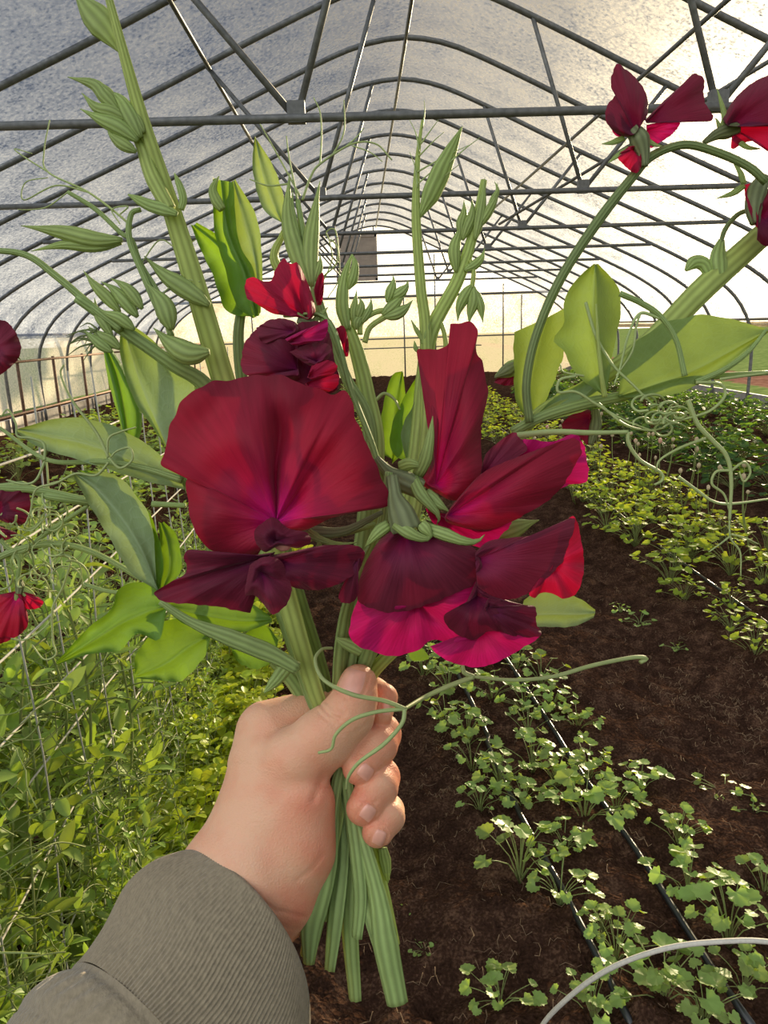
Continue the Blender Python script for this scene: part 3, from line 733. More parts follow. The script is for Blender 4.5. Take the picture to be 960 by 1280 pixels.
def surface_nets(lo, hi, st):
    ax = [np.arange(lo[i], hi[i]+st, st, dtype=np.float32) for i in range(3)]
    D = np.empty([len(a) for a in ax], np.float32)
    yy, zz = np.meshgrid(ax[1], ax[2], indexing='ij')
    for i, x in enumerate(ax[0]):
        D[i] = hand_sdf(np.stack([np.full_like(yy, x), yy, zz], -1))
    S = D < 0; nx, ny, nz = [n-1 for n in D.shape]
    acc = np.zeros((nx, ny, nz, 3), np.float32); cnt = np.zeros((nx, ny, nz), np.float32)
    cor = [(i, j, k) for i in (0, 1) for j in (0, 1) for k in (0, 1)]
    sl_ = lambda A, c: A[c[0]:c[0]+nx, c[1]:c[1]+ny, c[2]:c[2]+nz]
    for c in cor:
        for ax_ in range(3):
            if c[ax_]: continue
            e = list(c); e[ax_] = 1
            a, b = sl_(D, c), sl_(D, e); x_ = (a < 0) != (b < 0); t = np.where(x_, a/(a-b+1e-12), 0)
            for q in range(3): acc[..., q] += np.where(x_, c[q]+(t if q == ax_ else 0), 0)
            cnt += x_
    act = cnt > 0; idx = -np.ones(act.shape, np.int64); idx[act] = np.arange(act.sum())
    ijk = np.argwhere(act); V = (ijk+acc[act]/cnt[act][:, None])*st+np.array([a[0] for a in ax])
    Fq = []
    for ax_ in range(3):
        u, w_ = (ax_+1) % 3, (ax_+2) % 3
        sh = [slice(1, n) for n in (nx, ny, nz)]; sh[ax_] = slice(0, (nx, ny, nz)[ax_])
        a = S[tuple(sh)]; s2 = list(sh); s2[ax_] = slice(sh[ax_].start+1, sh[ax_].stop+1); b = S[tuple(s2)]
        for flip, mk in ((False, a & ~b), (True, ~a & b)):
            pos = np.argwhere(mk)+np.array([s.start for s in sh])
            eu = np.zeros(3, int); eu[u] = 1; ew = np.zeros(3, int); ew[w_] = 1
            q = [idx[tuple((pos-o_).T)] for o_ in (np.zeros(3, int), eu, eu+ew, ew)]
            q = np.stack(q, 1); Fq.append(q[:, ::-1] if flip else q)
    return V, np.vstack(Fq)
V, FQ = surface_nets((60, 815, -105), (525, 1300, 135), 1.9)
for _ in range(1):                     # pull the vertices onto the true surface
    e = .8; dv = hand_sdf(V.astype(np.float32))
    gr_ = np.stack([hand_sdf((V+np.eye(3)[i]*e).astype(np.float32))-hand_sdf((V-np.eye(3)[i]*e).astype(np.float32)) for i in range(3)], 1)/(2*e)
    V = V-gr_*(dv/np.maximum((gr_**2).sum(1), .2))[:, None]*.8
tips = [(449, 961, -8, 30), (455, 1011, -8, 34), (472, 1041, -3, 30), (448, 853, -20, 34), (479, 885, 15, 34), (402, 1010, -40, 50), (418, 1060, -20, 60), (490, 925, 20, 30), (490, 975, 20, 30), (380, 1140, -30, 45)]
tone = np.zeros(len(V))
for x, y, z, r_ in tips: tone = np.maximum(tone, np.exp(-((V-np.array([x, y, z]))**2).sum(1)/r_**2))
m, nt, out = newmat('skin'); M_skin = m
tc = N(nt, 'ShaderNodeTexCoord'); at = N(nt, 'ShaderNodeAttribute', attribute_name='tone')
n1 = N(nt, 'ShaderNodeTexNoise', i_Scale=55.0, i_Detail=4.0); n2 = N(nt, 'ShaderNodeTexNoise', i_Scale=900.0, i_Detail=3.0); n3 = N(nt, 'ShaderNodeTexVoronoi', i_Scale=1100.0)
for n in (n1, n2, n3): nt.links.new(tc.outputs['Object'], n.inputs['Vector'])
fac = mathn(nt, 'ADD', mathn(nt, 'MULTIPLY', at.outputs['Fac'], .6), mathn(nt, 'MULTIPLY', mathn(nt, 'SUBTRACT', n1.outputs['Fac'], .44), 1.1), True)
r = ramp(nt, [(0, srgb(230, 178, 144)), (.5, srgb(226, 152, 120)), (1, srgb(218, 114, 92))], fac)
b = N(nt, 'ShaderNodeBsdfPrincipled', i_Roughness=.5); b.inputs['Specular IOR Level'].default_value = .35
b.inputs['Subsurface Weight'].default_value = .25; b.inputs['Subsurface Radius'].default_value = (1, .35, .2); b.inputs['Subsurface Scale'].default_value = .004
nt.links.new(r.outputs[0], b.inputs['Base Color'])
bp = N(nt, 'ShaderNodeBump', i_Strength=.3, i_Distance=.0007); nt.links.new(mathn(nt, 'ADD', n2.outputs['Fac'], n3.outputs['Distance']), bp.inputs['Height']); nt.links.new(bp.outputs[0], b.inputs['Normal'])
nt.links.new(b.outputs[0], out.inputs[0])
person = build('person', MB().add(hw(V), FQ.tolist(), None, tone), M_skin)
tag(person, 'hand and forearm in a grey sleeve gripping the bunch of stems', 'person')
M_nail = plain('fingernail', srgb(234, 170, 148), .28, 0, .05, 200, spec=.6)
M_rim = plain('nail_rim', srgb(120, 72, 52), .8, 0, .1, 200)
def nail(cx, cy, ax, ay, wx, wy, zmax=60):
    """plate laid on the finger; (ax, ay) half length vector, (wx, wy) half width vector"""
    n = 13; s, t = np.meshgrid(np.linspace(-1, 1, n), np.linspace(-1, 1, n))
    k = 1-.28*np.clip(-t, 0, 1)**4; ss = s*np.sqrt(1-.30*t**2)*k
    X = cx+ax*t+wx*ss; Y = cy+ay*t+wy*ss; Z = np.full(X.shape, -75.0)
    for _ in range(60):
        d = hand_sdf(np.stack([X, Y, Z], -1).astype(np.float32)); Z = np.minimum(Z+np.clip(d, -4, 6)*.7, zmax)
    edge = np.maximum(abs(s), abs(t)); Z = Z-1.3*(1-edge**4)+1.2*edge**6
    return hw(np.stack([X, Y, Z], -1))
for a in NAILS:
    build('fingernail', MB().grid(nail(*a)), M_nail, person)

# ------------------------------------------------------------------ ribbed sleeve
RINGS = [  # left point, right point, bulge towards the wrist, depth centre, half depth
 ((200, 1105), (342, 1275), .8, 18, 70), ((222, 1074), (366, 1258), 1, 16, 84), ((228, 1066), (376, 1262), 1, 14, 92), ((215, 1068), (380, 1290), 1, 12, 98),
 ((188, 1080), (378, 1335), 1, 8, 105), ((160, 1106), (372, 1370), 1, 2, 110), ((135, 1152), (352, 1410), .95, -6, 114), ((112, 1184), (325, 1440), .9, -14, 116), ((94, 1205), (296, 1462), .88, -20, 118)]
BODY = [((94, 1205), (296, 1462), .88, -20, 118), ((78, 1214), (282, 1480), .88, -23, 123), ((58, 1224), (262, 1500), .88, -26, 126), ((36, 1240), (245, 1520), .85, -30, 124), ((28, 1252), (238, 1530), .85, -32, 125),
        ((0, 1290), (205, 1570), .85, -42, 128), ((-60, 1370), (130, 1640), .8, -60, 132)]
def rings(R, nr, nc, disp):
    q = np.array([(l[0], l[1], r_[0], r_[1], b_, z, h) for l, r_, b_, z, h in R], float); q = crom(q*np.array([1, 1, 1, 1, 60, 1, 1]), nr); q[:, 4] /= 60
    th = np.linspace(0, 2*PI, nc, endpoint=False); g = np.zeros((nr, nc, 3))
    for i in range(nr):
        C = np.array([(q[i, 0]+q[i, 2])/2, (q[i, 1]+q[i, 3])/2, q[i, 5]]); A = np.array([(q[i, 2]-q[i, 0])/2, (q[i, 3]-q[i, 1])/2, 0])
        pr_ = np.array([A[1], -A[0], 0])/np.linalg.norm(A)
        B = np.array([0, 0, q[i, 6]])-pr_*46*q[i, 4]
        dd = 1+disp(th, i/(nr-1))/np.linalg.norm(A)
        g[i] = C+(np.cos(th)*dd)[:, None]*A+(np.sin(th)*dd)[:, None]*B
    return hw(g)
rib = lambda th, t: 1.0*np.cos(176*th)*np.clip(t*6-1.2, 0, 1)*(1-.25*np.sin(th*3+t*4))+1.6*np.sin(th*5+t*9)*t+1.2*np.sin(th*9-t*6)*t*t
bod = lambda th, t: 1.8*np.sin(th*7+t*5)*t-3.2*math.exp(-((t-.04)/.03)**2)-2.2*math.exp(-((t-.40)/.025)**2)+1.6*math.exp(-((t-.2)/.12)**2)*np.sin(th*34+np.sin(th*5))+.4*np.cos(118*th)*(t > .42)
M_cloth = plain('grey_sweatshirt', srgb(144, 131, 108), .92, 0, .07, 420, .25, .1)
M_cloth.node_tree.nodes['Principled BSDF'].inputs['Sheen Weight'].default_value = .25
slv = build('sleeve', MB().grid(rings(BODY, 60, 708, bod), closed=True), M_cloth, person)
build('ribbed_cuff', MB().grid(rings(RINGS, 80, 1936, rib), closed=True), M_cloth, slv)
# ------------------------------------------------------------------ sweet peas
CR = srgb(152, 8, 40)
M_std = petalmat('crimson_petal', [(0, srgb(176, 10, 130)), (.12, srgb(196, 8, 104)), (.30, srgb(160, 12, 62)), (.6, srgb(142, 20, 46)), (1, srgb(116, 16, 38))], srgb(150, 8, 36), .16)
M_wing = petalmat('maroon_petal', [(0, srgb(92, 8, 62)), (.4, srgb(86, 14, 40)), (1, srgb(100, 20, 42))], srgb(120, 8, 44), .14)
M_back = petalmat('dusky_petal_back', [(0, srgb(126, 20, 92)), (.22, srgb(112, 26, 62)), (.6, srgb(100, 26, 48)), (1, srgb(108, 32, 50))], srgb(120, 10, 44), .14)
M_mag = petalmat('magenta_petal', [(0, srgb(120, 8, 60)), (.5, srgb(160, 10, 76)), (1, srgb(190, 20, 104))], srgb(190, 14, 84), .28)
M_red = petalmat('red_petal', [(0, srgb(150, 10, 60)), (.5, srgb(146, 14, 54)), (1, srgb(160, 16, 54))], srgb(200, 12, 50), .26)
M_keel = plain('keel_blush', srgb(196, 134, 120), .6, 0, .1, 200)

def PX(q, d0, n=None, closed=False):
    """(x, y[, mm towards the back]) -> world"""
    q = np.asarray(q, float)
    return P(q[:, 0], q[:, 1], d0+q[:, 2]/1000)
def pad(pts): return np.array([tuple(p)+(0,)*(3-len(p)) for p in pts], float)
def petal(outline, base, d0, bulge=3.0, ruf=1.2, rfreq=7, creases=(), nr=22, nc=120, tilt=(0, 0), curl=0.0, und=.9):
    """petal fanned from its claw `base` to a closed outline (picture units; third value and all depths in mm, + is away).
    creases: (u, width, depth mm) radial folds; tilt: mm per 100 units; curl: rim rolled back"""
    o = pad(outline); o = np.vstack([o, o[:1]]); o = crom(o, nc+1)[:-1]; b = pad([base])[0]
    t = np.linspace(0, 1, nr)[:, None]; u = np.linspace(0, 1, nc, endpoint=False)[None, :]
    X = b[0]+(o[:, 0]-b[0])[None]*t; Y = b[1]+(o[:, 1]-b[1])[None]*t; Z = b[2]+(o[:, 2]-b[2])[None]*t
    Z = Z+bulge*np.sin(PI*np.clip(t, 0, 1))*-1+ruf*t**2.2*(np.sin(2*PI*rfreq*u+1.3)+.5*np.sin(2*PI*(rfreq*1.7)*u))+curl*np.clip(t-.72, 0, 1)**2/.08
    Z = Z+und*np.sin(PI*np.clip(t, 0, 1)*.75)*(np.sin(X/19+1.4*np.sin(Y/27)+b[0])+.7*np.sin(Y/15+1.2*np.sin(X/21)+b[1]))
    for cr_ in creases:
        cu, cw, cd = cr_[:3]; bend = cr_[3] if len(cr_) > 3 else .03*math.sin(cu*40)
        du = np.abs(u-cu-bend*np.sin(t*2.6)-.008*np.sin(t*9+cu*30)); du = np.minimum(du, 1-du); Z = Z+cd*np.exp(-(du/cw)**2)*np.sin(PI*np.clip(t, 0, 1)**.8)
    jt = 1+t**3*.0055*(np.sin(2*PI*u*11+b[0])+np.sin(2*PI*u*19+b[1])+.7*np.sin(2*PI*u*31)); X = b[0]+(X-b[0])*jt; Y = b[1]+(Y-b[1])*jt
    Z = Z+(X-b[0])/100*tilt[0]+(Y-b[1])/100*tilt[1]
    g = P(X, Y, d0+Z/1000); uv = np.stack([np.broadcast_to(u, X.shape)*1.0, np.broadcast_to(t, X.shape)], -1)
    return MB().grid(g, uv, closed=True)
def strip(A, C, B, d0, sag=0.0, ruf=0.0, rf=5, nv=30, nu=6, prw=1.0):
    """blade or petal between edge A and edge B with midrib C; depths in mm"""
    A, C, B = (crom(pad(q), nv) for q in (A, C, B)); v = np.linspace(0, 1, nv); rows = []; uvs = []
    for j in range(-nu, nu+1):
        q = abs(j)/nu; E = A if j < 0 else B
        L = C*(1-q)+E*q
        L[:, 2] += sag*4*q*(1-q)+ruf*q*q*(.6*np.sin(2*PI*1.7*v+(0 if j < 0 else 2.0))+.45*np.sin(2*PI*3.9*v*v+(1.1 if j < 0 else .3)))*np.sin(PI*v)**.5
        L[:, :2] += (C-E)[:, :2]*(.05*q*np.sin(23*v+(1 if j < 0 else 4))*np.sin(11*v+2)*np.sin(PI*v))[:, None]
        rows.append(P(L[:, 0], L[:, 1], d0+L[:, 2]/1000)); uvs.append(np.stack([np.full(nv, .5+.5*j/nu), v], -1))
    return MB().grid(np.stack(rows, 1), np.stack(uvs, 1))
def stalk(pts, d0, r, seg=10, flat=1.0, wing=False, n=40, hint=None, twist=0.0):
    q = crom(pad(pts), n); p = P(q[:, 0], q[:, 1], d0+q[:, 2]/1000); k = d0/F
    return MB().tube(p, [a*k for a in np.atleast_1d(r)], seg, RIGHT if hint is None else hint, flat, wing, True, twist)
def pod(pts, d0, r, flat=.7, seg=10, mb=None, n=18):
    """closed bud: a spindle along pts, widest where r (picture units) says"""
    q = crom(pad(pts), n); p = P(q[:, 0], q[:, 1], d0+q[:, 2]/1000); k = d0/F
    t = np.linspace(0, 1, n); rr = np.interp(t, np.linspace(0, 1, len(r)), r)*k
    mb = mb or MB(); mb.tube(p, rr, seg, UP+.4*RIGHT, flat); return mb
BUDR = [1.6, 4.6, 5.8, 5.4, 3.8, 1.6, .2]
def buds(lst, d0, sc=1.0, flat=.75):
    """lst of point lists; each gets a spindle with a small pointed calyx collar"""
    out_ = []
    for pts, r in lst:
        mb = pod(pts, d0, [a*r/6.5*sc for a in BUDR], flat); out_.append(mb)
    return out_
def sepals(c, dirs, d0, w=4.0, L=1.0):
    mb = MB()
    for pts in dirs: 
        q = crom(pad(pts), 10); p = P(q[:, 0], q[:, 1], d0+q[:, 2]/1000); k = d0/F
        mb.tube(p, [w*.4*k, w*.45*k, w*.28*k, .15*k], 8, FWD, 2.3)
    return mb
TD = lambda t, pts, d0, r=1.4: build('tendril', stalk(pts, d0, [r, r*.9, r*.6], 6, n=max(30, 9*len(pts))), M_tend, t)

# paths of the stems through the fist: above -> grip -> below (depth in mm from .36)
def full_stem(name_label, upper, grip, lower, mat, rU, rL, d_up=.36, flat=.62, twist=.6, cat='flower'):
    pts = pad(upper+grip+lower); ra = np.interp(np.linspace(0, 1, len(pts)), np.linspace(0, 1, len(rU)+len(rL)), list(rU)+list(rL))
    q = crom(np.hstack([pts, ra[:, None]]), 110); p = P(q[:, 0], q[:, 1], .36+q[:, 2]/1000)
    bottom = p[-1]
    t = thing('sweet_pea', bottom, name_label, cat, 'sweet pea stems in the hand-held bunch')
    n_u, n_l = len(upper), len(lower); r = np.array(list(rU)+list(rL))*.36/F
    s = MB().tube(p, q[:, 3]*(.36+q[:, 2]/1000)/F, 16, RIGHT, flat, True, True, twist)
    build('stem', s, mat, t); return t

# A: tall stem with the bud cluster, leaning left
A = full_stem('tallest sweet pea stem with a closed leaf bud and a plump green bud cluster',
    [(126, -40, -70), (150, 50, -66), (178, 150, -60), (212, 255, -52), (245, 360, -44), (275, 462, -34), (320, 610, -22), (362, 760, -12)], [(392, 860, -4), (416, 925, 6), (425, 985, 8)], [(415, 1050, 6), (398, 1130, 2), (384, 1196, -2)],
    M_stem, [4, 6, 8.5, 11.5, 14, 16, 16, 16], [15, 12, 10, 10, 12, 15, 12])
build('closed_leaf', pod([(150, 66), (138, 42), (112, 12), (92, -14)], .30, [1, 13, 19, 17, 9, 1], .5, 12), M_bud, A)
build('side_shoot', stalk([(212, 262), (190, 220), (176, 180), (160, 152)], .303, [9, 10, 8, 5], 10, .7), M_stem, A)
for pts, r in (([(172, 176), (150, 160), (124, 148), (100, 136)], 12), ([(176, 172), (160, 140), (148, 122), (130, 112)], 12), ([(150, 140), (132, 122), (118, 106), (84, 96)], 10), ([(160, 150), (140, 140), (120, 134), (102, 116)], 10),
               ([(170, 190), (150, 178), (138, 168), (134, 160)], 9), ([(146, 128), (134, 116), (118, 104), (108, 98)], 8), ([(180, 166), (172, 152), (166, 140), (160, 128)], 8)):
    build('flower_bud', buds([(pts, r)], .299)[0], M_bud, A)
build('stipule', pod([(222, 268), (206, 262), (186, 256), (160, 243)], .302, [3, 9, 8, 6, 1], .5), M_bud, A)
build('stipule', pod([(226, 262), (229, 250), (226, 236), (218, 216)], .302, [4, 5, 5, 4, .5], .5), M_bud, A)

# B: left cluster of buds with the leaf fan below it
Bq = full_stem('sweet pea stem with nodding bud clusters and a long arched flower stalk, beside the netting',
    [(95, 372, -52), (150, 410, -47), (215, 455, -42), (262, 490, -34), (305, 600, -20), (350, 745, -8)], [(385, 855, 2), (412, 930, 12), (424, 985, 12)], [(428, 1060, 8), (420, 1140, 4), (412, 1212, 0)],
    M_stemg, [6, 8, 9, 11, 13, 15], [14, 11, 9, 9, 11, 13, 9])
build('flower_stalk', stalk([(152, 412), (116, 384), (70, 345), (30, 318), (-30, 312)], .310, [5, 5, 4.5, 4, 3.5], 10), M_stemg, Bq)
build('flower_stalk', stalk([(205, 402), (182, 350), (162, 300), (164, 268), (176, 262)], .310, [5, 4.5, 4, 4, 3], 10), M_stemg, Bq)
build('flower_stalk', stalk([(214, 420), (200, 372), (176, 330), (165, 300), (152, 292), (120, 262), (85, 240)], .312, [4.5, 4, 3.5, 3, 3, 3, 2.5], 10), M_stemg, Bq)
for pts, r, d in (([(153, 300), (120, 300), (76, 290), (26, 282)], 13, .312), ([(152, 304), (120, 308), (80, 306), (38, 314)], 9, .313), ([(262, 382), (236, 364), (206, 344), (180, 320)], 14, .314),
               ([(262, 440), (236, 442), (212, 428), (192, 410)], 17, .311), ([(214, 412), (206, 385), (194, 366), (184, 355)], 15, .308), ([(178, 386), (164, 366), (150, 354), (138, 348)], 9, .309), ([(150, 390), (134, 372), (118, 356), (104, 338)], 9, .312), ([(172, 396), (156, 376), (140, 360), (126, 352)], 10, .311),
               ([(140, 420), (130, 404), (122, 392), (118, 372)], 8, .311), ([(150, 436), (138, 426), (126, 420), (110, 408)], 9, .310), ([(140, 440), (128, 432), (118, 424), (104, 412)], 8, .309), ([(168, 412), (150, 398), (134, 392), (122, 386)], 9, .308)):
    build('flower_bud', buds([(pts, r)], d)[0], M_bud, Bq)
mb = MB()
for i in range(12):
    a = math.radians(150+9*i); L = random.uniform(22, 40); c = (118+random.uniform(-6, 8), 424+random.uniform(-14, 6))
    mb.tube(PX(crom(pad([c, (c[0]+L*.5*math.cos(a), c[1]-L*.4*math.sin(a)*1-4), (c[0]+L*math.cos(a), c[1]-L*.62*math.sin(a)+3)]), 8), .309), [.0005, .0001], 4)
build('hairy_bracts', mb, M_stemd, Bq)
TD(Bq, [(165, 285), (150, 270), (110, 240), (60, 215), (55, 190), (62, 150)], .315); TD(Bq, [(110, 240), (70, 232), (30, 250), (32, 228), (60, 222)], .315, 1.1); TD(Bq, [(60, 215), (30, 196), (18, 186), (40, 192)], .315, 1.0)
TD(Bq, [(150, 268), (160, 258), (140, 262), (150, 280)], .314, 1.1); TD(Bq, [(85, 240), (60, 258), (40, 262), (22, 262)], .315, 1.0); TD(Bq, [(176, 330), (200, 300), (224, 312), (244, 300)], .313, 1.0); TD(Bq, [(200, 370), (225, 350), (250, 352)], .313, 1.0)

# leaves on the left
def leafpart(t, A_, C_, B_, d0, mat, **k): return build('leaf', strip(A_, C_, B_, d0, **k), mat, t)
Lf = full_stem('leafy sweet pea stem with broad blue-green leaves fanned towards the netting',
    [(150, 565, -22), (228, 600, -22), (262, 680, -8), (300, 770, 6)], [(370, 858, 14), (408, 930, 18), (428, 985, 16)], [(440, 1060, 10), (437, 1150, 8), (444, 1250, 4)],
    M_stemg, [4, 5, 6, 8], [10, 9, 8, 8, 10, 12, 9])
leafpart(Lf, [(226, 590), (195, 540), (165, 495), (150, 440), (152, 405)], [(228, 602), (205, 548), (180, 490), (162, 435), (154, 402)], [(228, 604), (248, 530), (242, 480), (205, 450), (195, 428), (156, 400)], .325, M_leaf, sag=3, ruf=2)
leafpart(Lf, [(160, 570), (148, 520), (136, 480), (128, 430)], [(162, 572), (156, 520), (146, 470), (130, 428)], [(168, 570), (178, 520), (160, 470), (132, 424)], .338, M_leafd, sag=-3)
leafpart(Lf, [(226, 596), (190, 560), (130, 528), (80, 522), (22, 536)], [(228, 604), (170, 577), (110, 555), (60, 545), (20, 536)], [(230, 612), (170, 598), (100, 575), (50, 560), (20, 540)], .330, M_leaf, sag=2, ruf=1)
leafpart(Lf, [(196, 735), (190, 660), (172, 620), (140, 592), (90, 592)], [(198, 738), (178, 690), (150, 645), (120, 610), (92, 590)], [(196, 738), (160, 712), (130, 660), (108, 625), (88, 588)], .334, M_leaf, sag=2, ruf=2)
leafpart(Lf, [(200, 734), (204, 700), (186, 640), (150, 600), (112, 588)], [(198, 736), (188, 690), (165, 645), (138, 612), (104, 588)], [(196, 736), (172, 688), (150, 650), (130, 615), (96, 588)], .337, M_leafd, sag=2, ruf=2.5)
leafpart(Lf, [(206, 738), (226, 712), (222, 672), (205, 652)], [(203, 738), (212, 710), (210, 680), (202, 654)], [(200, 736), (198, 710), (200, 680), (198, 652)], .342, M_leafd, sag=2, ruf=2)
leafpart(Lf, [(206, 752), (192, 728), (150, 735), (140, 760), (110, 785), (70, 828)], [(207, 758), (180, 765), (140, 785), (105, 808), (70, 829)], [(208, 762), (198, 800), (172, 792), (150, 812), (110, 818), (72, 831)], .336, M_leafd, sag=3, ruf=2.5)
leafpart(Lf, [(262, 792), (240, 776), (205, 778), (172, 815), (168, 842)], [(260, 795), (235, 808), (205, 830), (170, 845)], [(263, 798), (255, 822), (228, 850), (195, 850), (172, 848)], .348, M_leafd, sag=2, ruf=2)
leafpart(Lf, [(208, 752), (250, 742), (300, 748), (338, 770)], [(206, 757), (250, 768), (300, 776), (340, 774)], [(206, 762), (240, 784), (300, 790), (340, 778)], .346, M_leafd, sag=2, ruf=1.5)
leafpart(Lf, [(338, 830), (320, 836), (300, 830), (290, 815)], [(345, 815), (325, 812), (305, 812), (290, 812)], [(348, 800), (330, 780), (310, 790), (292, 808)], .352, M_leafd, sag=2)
build('winged_leaf_stalk', stalk([(200, 752), (240, 778), (290, 798), (340, 818), (372, 836)], .334, [4, 6, 11, 12, 8], 12, .5, True), M_stemg, Lf)
build('stipule', pod([(374, 838), (362, 830), (345, 850), (330, 866)], .345, [3, 9, 9, 7, 1], .4), M_bud, Lf)
build('leaf_midrib', stalk([(0, 535, 60), (60, 575, 20), (130, 577, -2), (180, 585, -4), (228, 600, -4)], .331, [2.5, 3, 3.5, 4, 5], 8), M_stemg, Lf)
TD(Lf, [(136, 572), (120, 540), (90, 500), (76, 468), (80, 456)], .322, 2.0); TD(Lf, [(136, 572), (150, 585), (165, 575), (162, 560), (146, 564), (138, 572)], .322, 1.8); TD(Lf, [(134, 570), (136, 548), (150, 540), (170, 534)], .322, 1.6)
TD(Lf, [(56, 575), (55, 555), (40, 548), (22, 545), (20, 530), (10, 512), (2, 520)], .323, 1.8); TD(Lf, [(136, 578), (120, 594), (95, 592), (70, 604), (45, 612), (38, 640), (30, 660)], .323, 1.7); TD(Lf, [(56, 577), (45, 600), (30, 605), (8, 600)], .323, 1.8)

# C: the stem with the three front blooms
C = full_stem('sweet pea stem carrying the large open crimson bloom and two blooms stacked above it',
    [(355, 395, -38), (410, 400, -44), (440, 490, -44), (470, 570, -42), (480, 640, -38), (440, 740, -26), (428, 800, -12)], [(424, 860, 2), (424, 925, 8), (432, 985, 8)], [(446, 1060, 4), (462, 1130, 0), (500, 1252, -8)],
    M_stemg, [3, 4, 5, 5, 6, 8, 13], [13, 12, 10, 9, 11, 14, 12], twist=.4)
D0 = .285
def bloom(t, c, d0, seps, cup=None, w=4.5):
    e = sub_empty('bloom', t, PX(pad([c]), d0)[0])
    if cup: build('calyx', pod(cup[0], d0, cup[1], .9, 14), M_calyx, e)
    for q in seps: build('sepal', sepals(c, [q], d0, w), M_bud, e)
    return e
b1 = bloom(C, (345, 655), D0+.012, [[(372, 662), (395, 672), (420, 680), (446, 678)], [(385, 664), (400, 676), (392, 690)]], ([(478, 640, 6), (430, 664, 4), (390, 665, 2), (360, 662, 0)], [3, 5, 8, 7]), 5)
build('standard_petal', petal([(322, 694), (296, 698), (268, 690), (248, 672), (237, 640), (232, 606), (236, 594), (226, 592), (202, 581, -2), (207, 556), (217, 523), (231, 496), (254, 482), (290, 474), (316, 469), (353, 471), (387, 482), (414, 493), (430, 489, 2), (441, 503), (448, 533), (467, 572), (485, 618, 3), (484, 633, 3), (447, 640), (413, 648), (387, 661), (366, 664), (345, 660)], (345, 652, 3), D0,
      bulge=5, ruf=.5, rfreq=5, creases=((.497, .020, 8, -.01), (.57, .05, -4.5, .02), (.665, .04, 4.5, -.04), (.76, .06, -4, .03), (.40, .06, -4.5, .03), (.26, .05, 3.5, -.05), (.14, .06, -4, .03)), nr=40, nc=260, curl=1.0, und=1.5), M_std, b1)
build('keel', petal([(320, 680), (318, 664), (330, 652), (343, 647), (360, 660), (384, 666), (388, 678), (372, 685), (350, 682), (332, 690)], (345, 676, 0), D0-.008, bulge=5, ruf=.5), M_wing, b1)
build('keel_tip', pod([(345, 684, -5), (354, 683, -6), (366, 680, -5)], D0-.002, [2, 6, 6, 1], .8), M_keel, b1)
build('wing_petal', petal([(344, 690), (312, 694), (275, 692), (238, 687), (230, 697), (233, 716), (214, 727), (193, 742, 4), (205, 752), (250, 756), (282, 760), (313, 766, 3), (306, 752), (318, 735), (330, 715)], (335, 695, 0), D0-.006, bulge=5, ruf=1.3, rfreq=6, creases=((.45, .05, 3), (.3, .05, -3)), nc=140), M_wing, b1)
build('wing_petal', petal([(336, 694), (362, 690), (395, 683), (420, 681), (445, 682, 3), (455, 690, 4), (448, 712, 4), (427, 728), (400, 737), (374, 736), (356, 728), (346, 712)], (342, 702, 0), D0-.007, bulge=4.5, ruf=.8, rfreq=4, creases=((.3, .06, 2),), nc=120), M_wing, b1)
build('wing_petal', petal([(445, 682), (456, 690), (452, 706), (446, 722), (448, 742), (438, 754), (424, 750), (426, 736), (440, 712)], (448, 690, 0), D0-.001, bulge=2.5, ruf=.6), M_wing, b1)
build('lower_petal', petal([(312, 706), (330, 696), (350, 700), (362, 724), (364, 742), (356, 758), (341, 768), (330, 756), (318, 744), (306, 742)], (326, 715, 2), D0-.012, bulge=5, ruf=1.2, rfreq=3, creases=((.35, .07, 4),), nc=90), M_back, b1)
# second bloom (top of the trio) and third (crumpled, middle)
d2 = .318
b2 = bloom(C, (388, 400), d2, [[(388, 408), (376, 396), (364, 384)], [(392, 402), (402, 392), (410, 384)]], ([(398, 412), (384, 404), (372, 400)], [5, 8, 4]), 4)
build('standard_petal', petal([(306, 360), (308, 350), (316, 346), (328, 351), (340, 350), (344, 338), (352, 327), (364, 330), (372, 329), (384, 352), (392, 376), (394, 390), (386, 400), (370, 394), (358, 388), (345, 393), (330, 386), (318, 378), (308, 372)], (384, 398, 2), d2, bulge=5, ruf=1.0, rfreq=5, creases=((.3, .05, 3), (.55, .06, -2))), M_red, b2)
build('standard_petal', petal([(340, 350), (346, 334), (355, 323), (362, 331), (371, 328), (376, 340), (360, 346)], (370, 350, 3), d2+.004, bulge=2, ruf=.5), M_red, b2)
build('wing_petal', petal([(392, 362), (398, 345), (404, 342), (405, 360), (402, 380), (398, 378)], (396, 382, 4), d2+.006, bulge=1), M_red, b2)
build('wing_petal', petal([(420, 410), (430, 408), (436, 430), (434, 446), (424, 430)], (430, 446, 4), d2+.012, bulge=1), M_red, b2)
d3 = .306
b3 = bloom(C, (400, 470), d3+.006, [[(412, 470), (400, 474), (385, 476)]], ([(414, 472), (402, 476), (390, 478)], [3, 7, 4]), 3)
build('standard_petal', petal([(318, 414), (332, 402), (355, 398), (370, 410), (372, 430), (372, 455), (374, 474), (356, 474), (325, 472), (304, 466), (302, 445), (308, 425)], (372, 462, 2), d3, bulge=6, ruf=1.4, rfreq=6, creases=((.2, .06, 3), (.75, .06, 3)), nc=120), M_back, b3)
build('standard_petal', petal([(320, 410), (345, 399), (368, 402), (372, 414), (355, 424), (338, 429), (326, 426)], (366, 414, 0), d3-.004, bulge=3, ruf=.7), M_back, b3)
build('wing_petal', petal([(356, 424), (376, 414), (396, 406), (408, 399), (410, 410), (404, 424), (388, 428), (368, 432)], (362, 428, 0), d3-.007, bulge=3, ruf=.8), M_mag, b3)
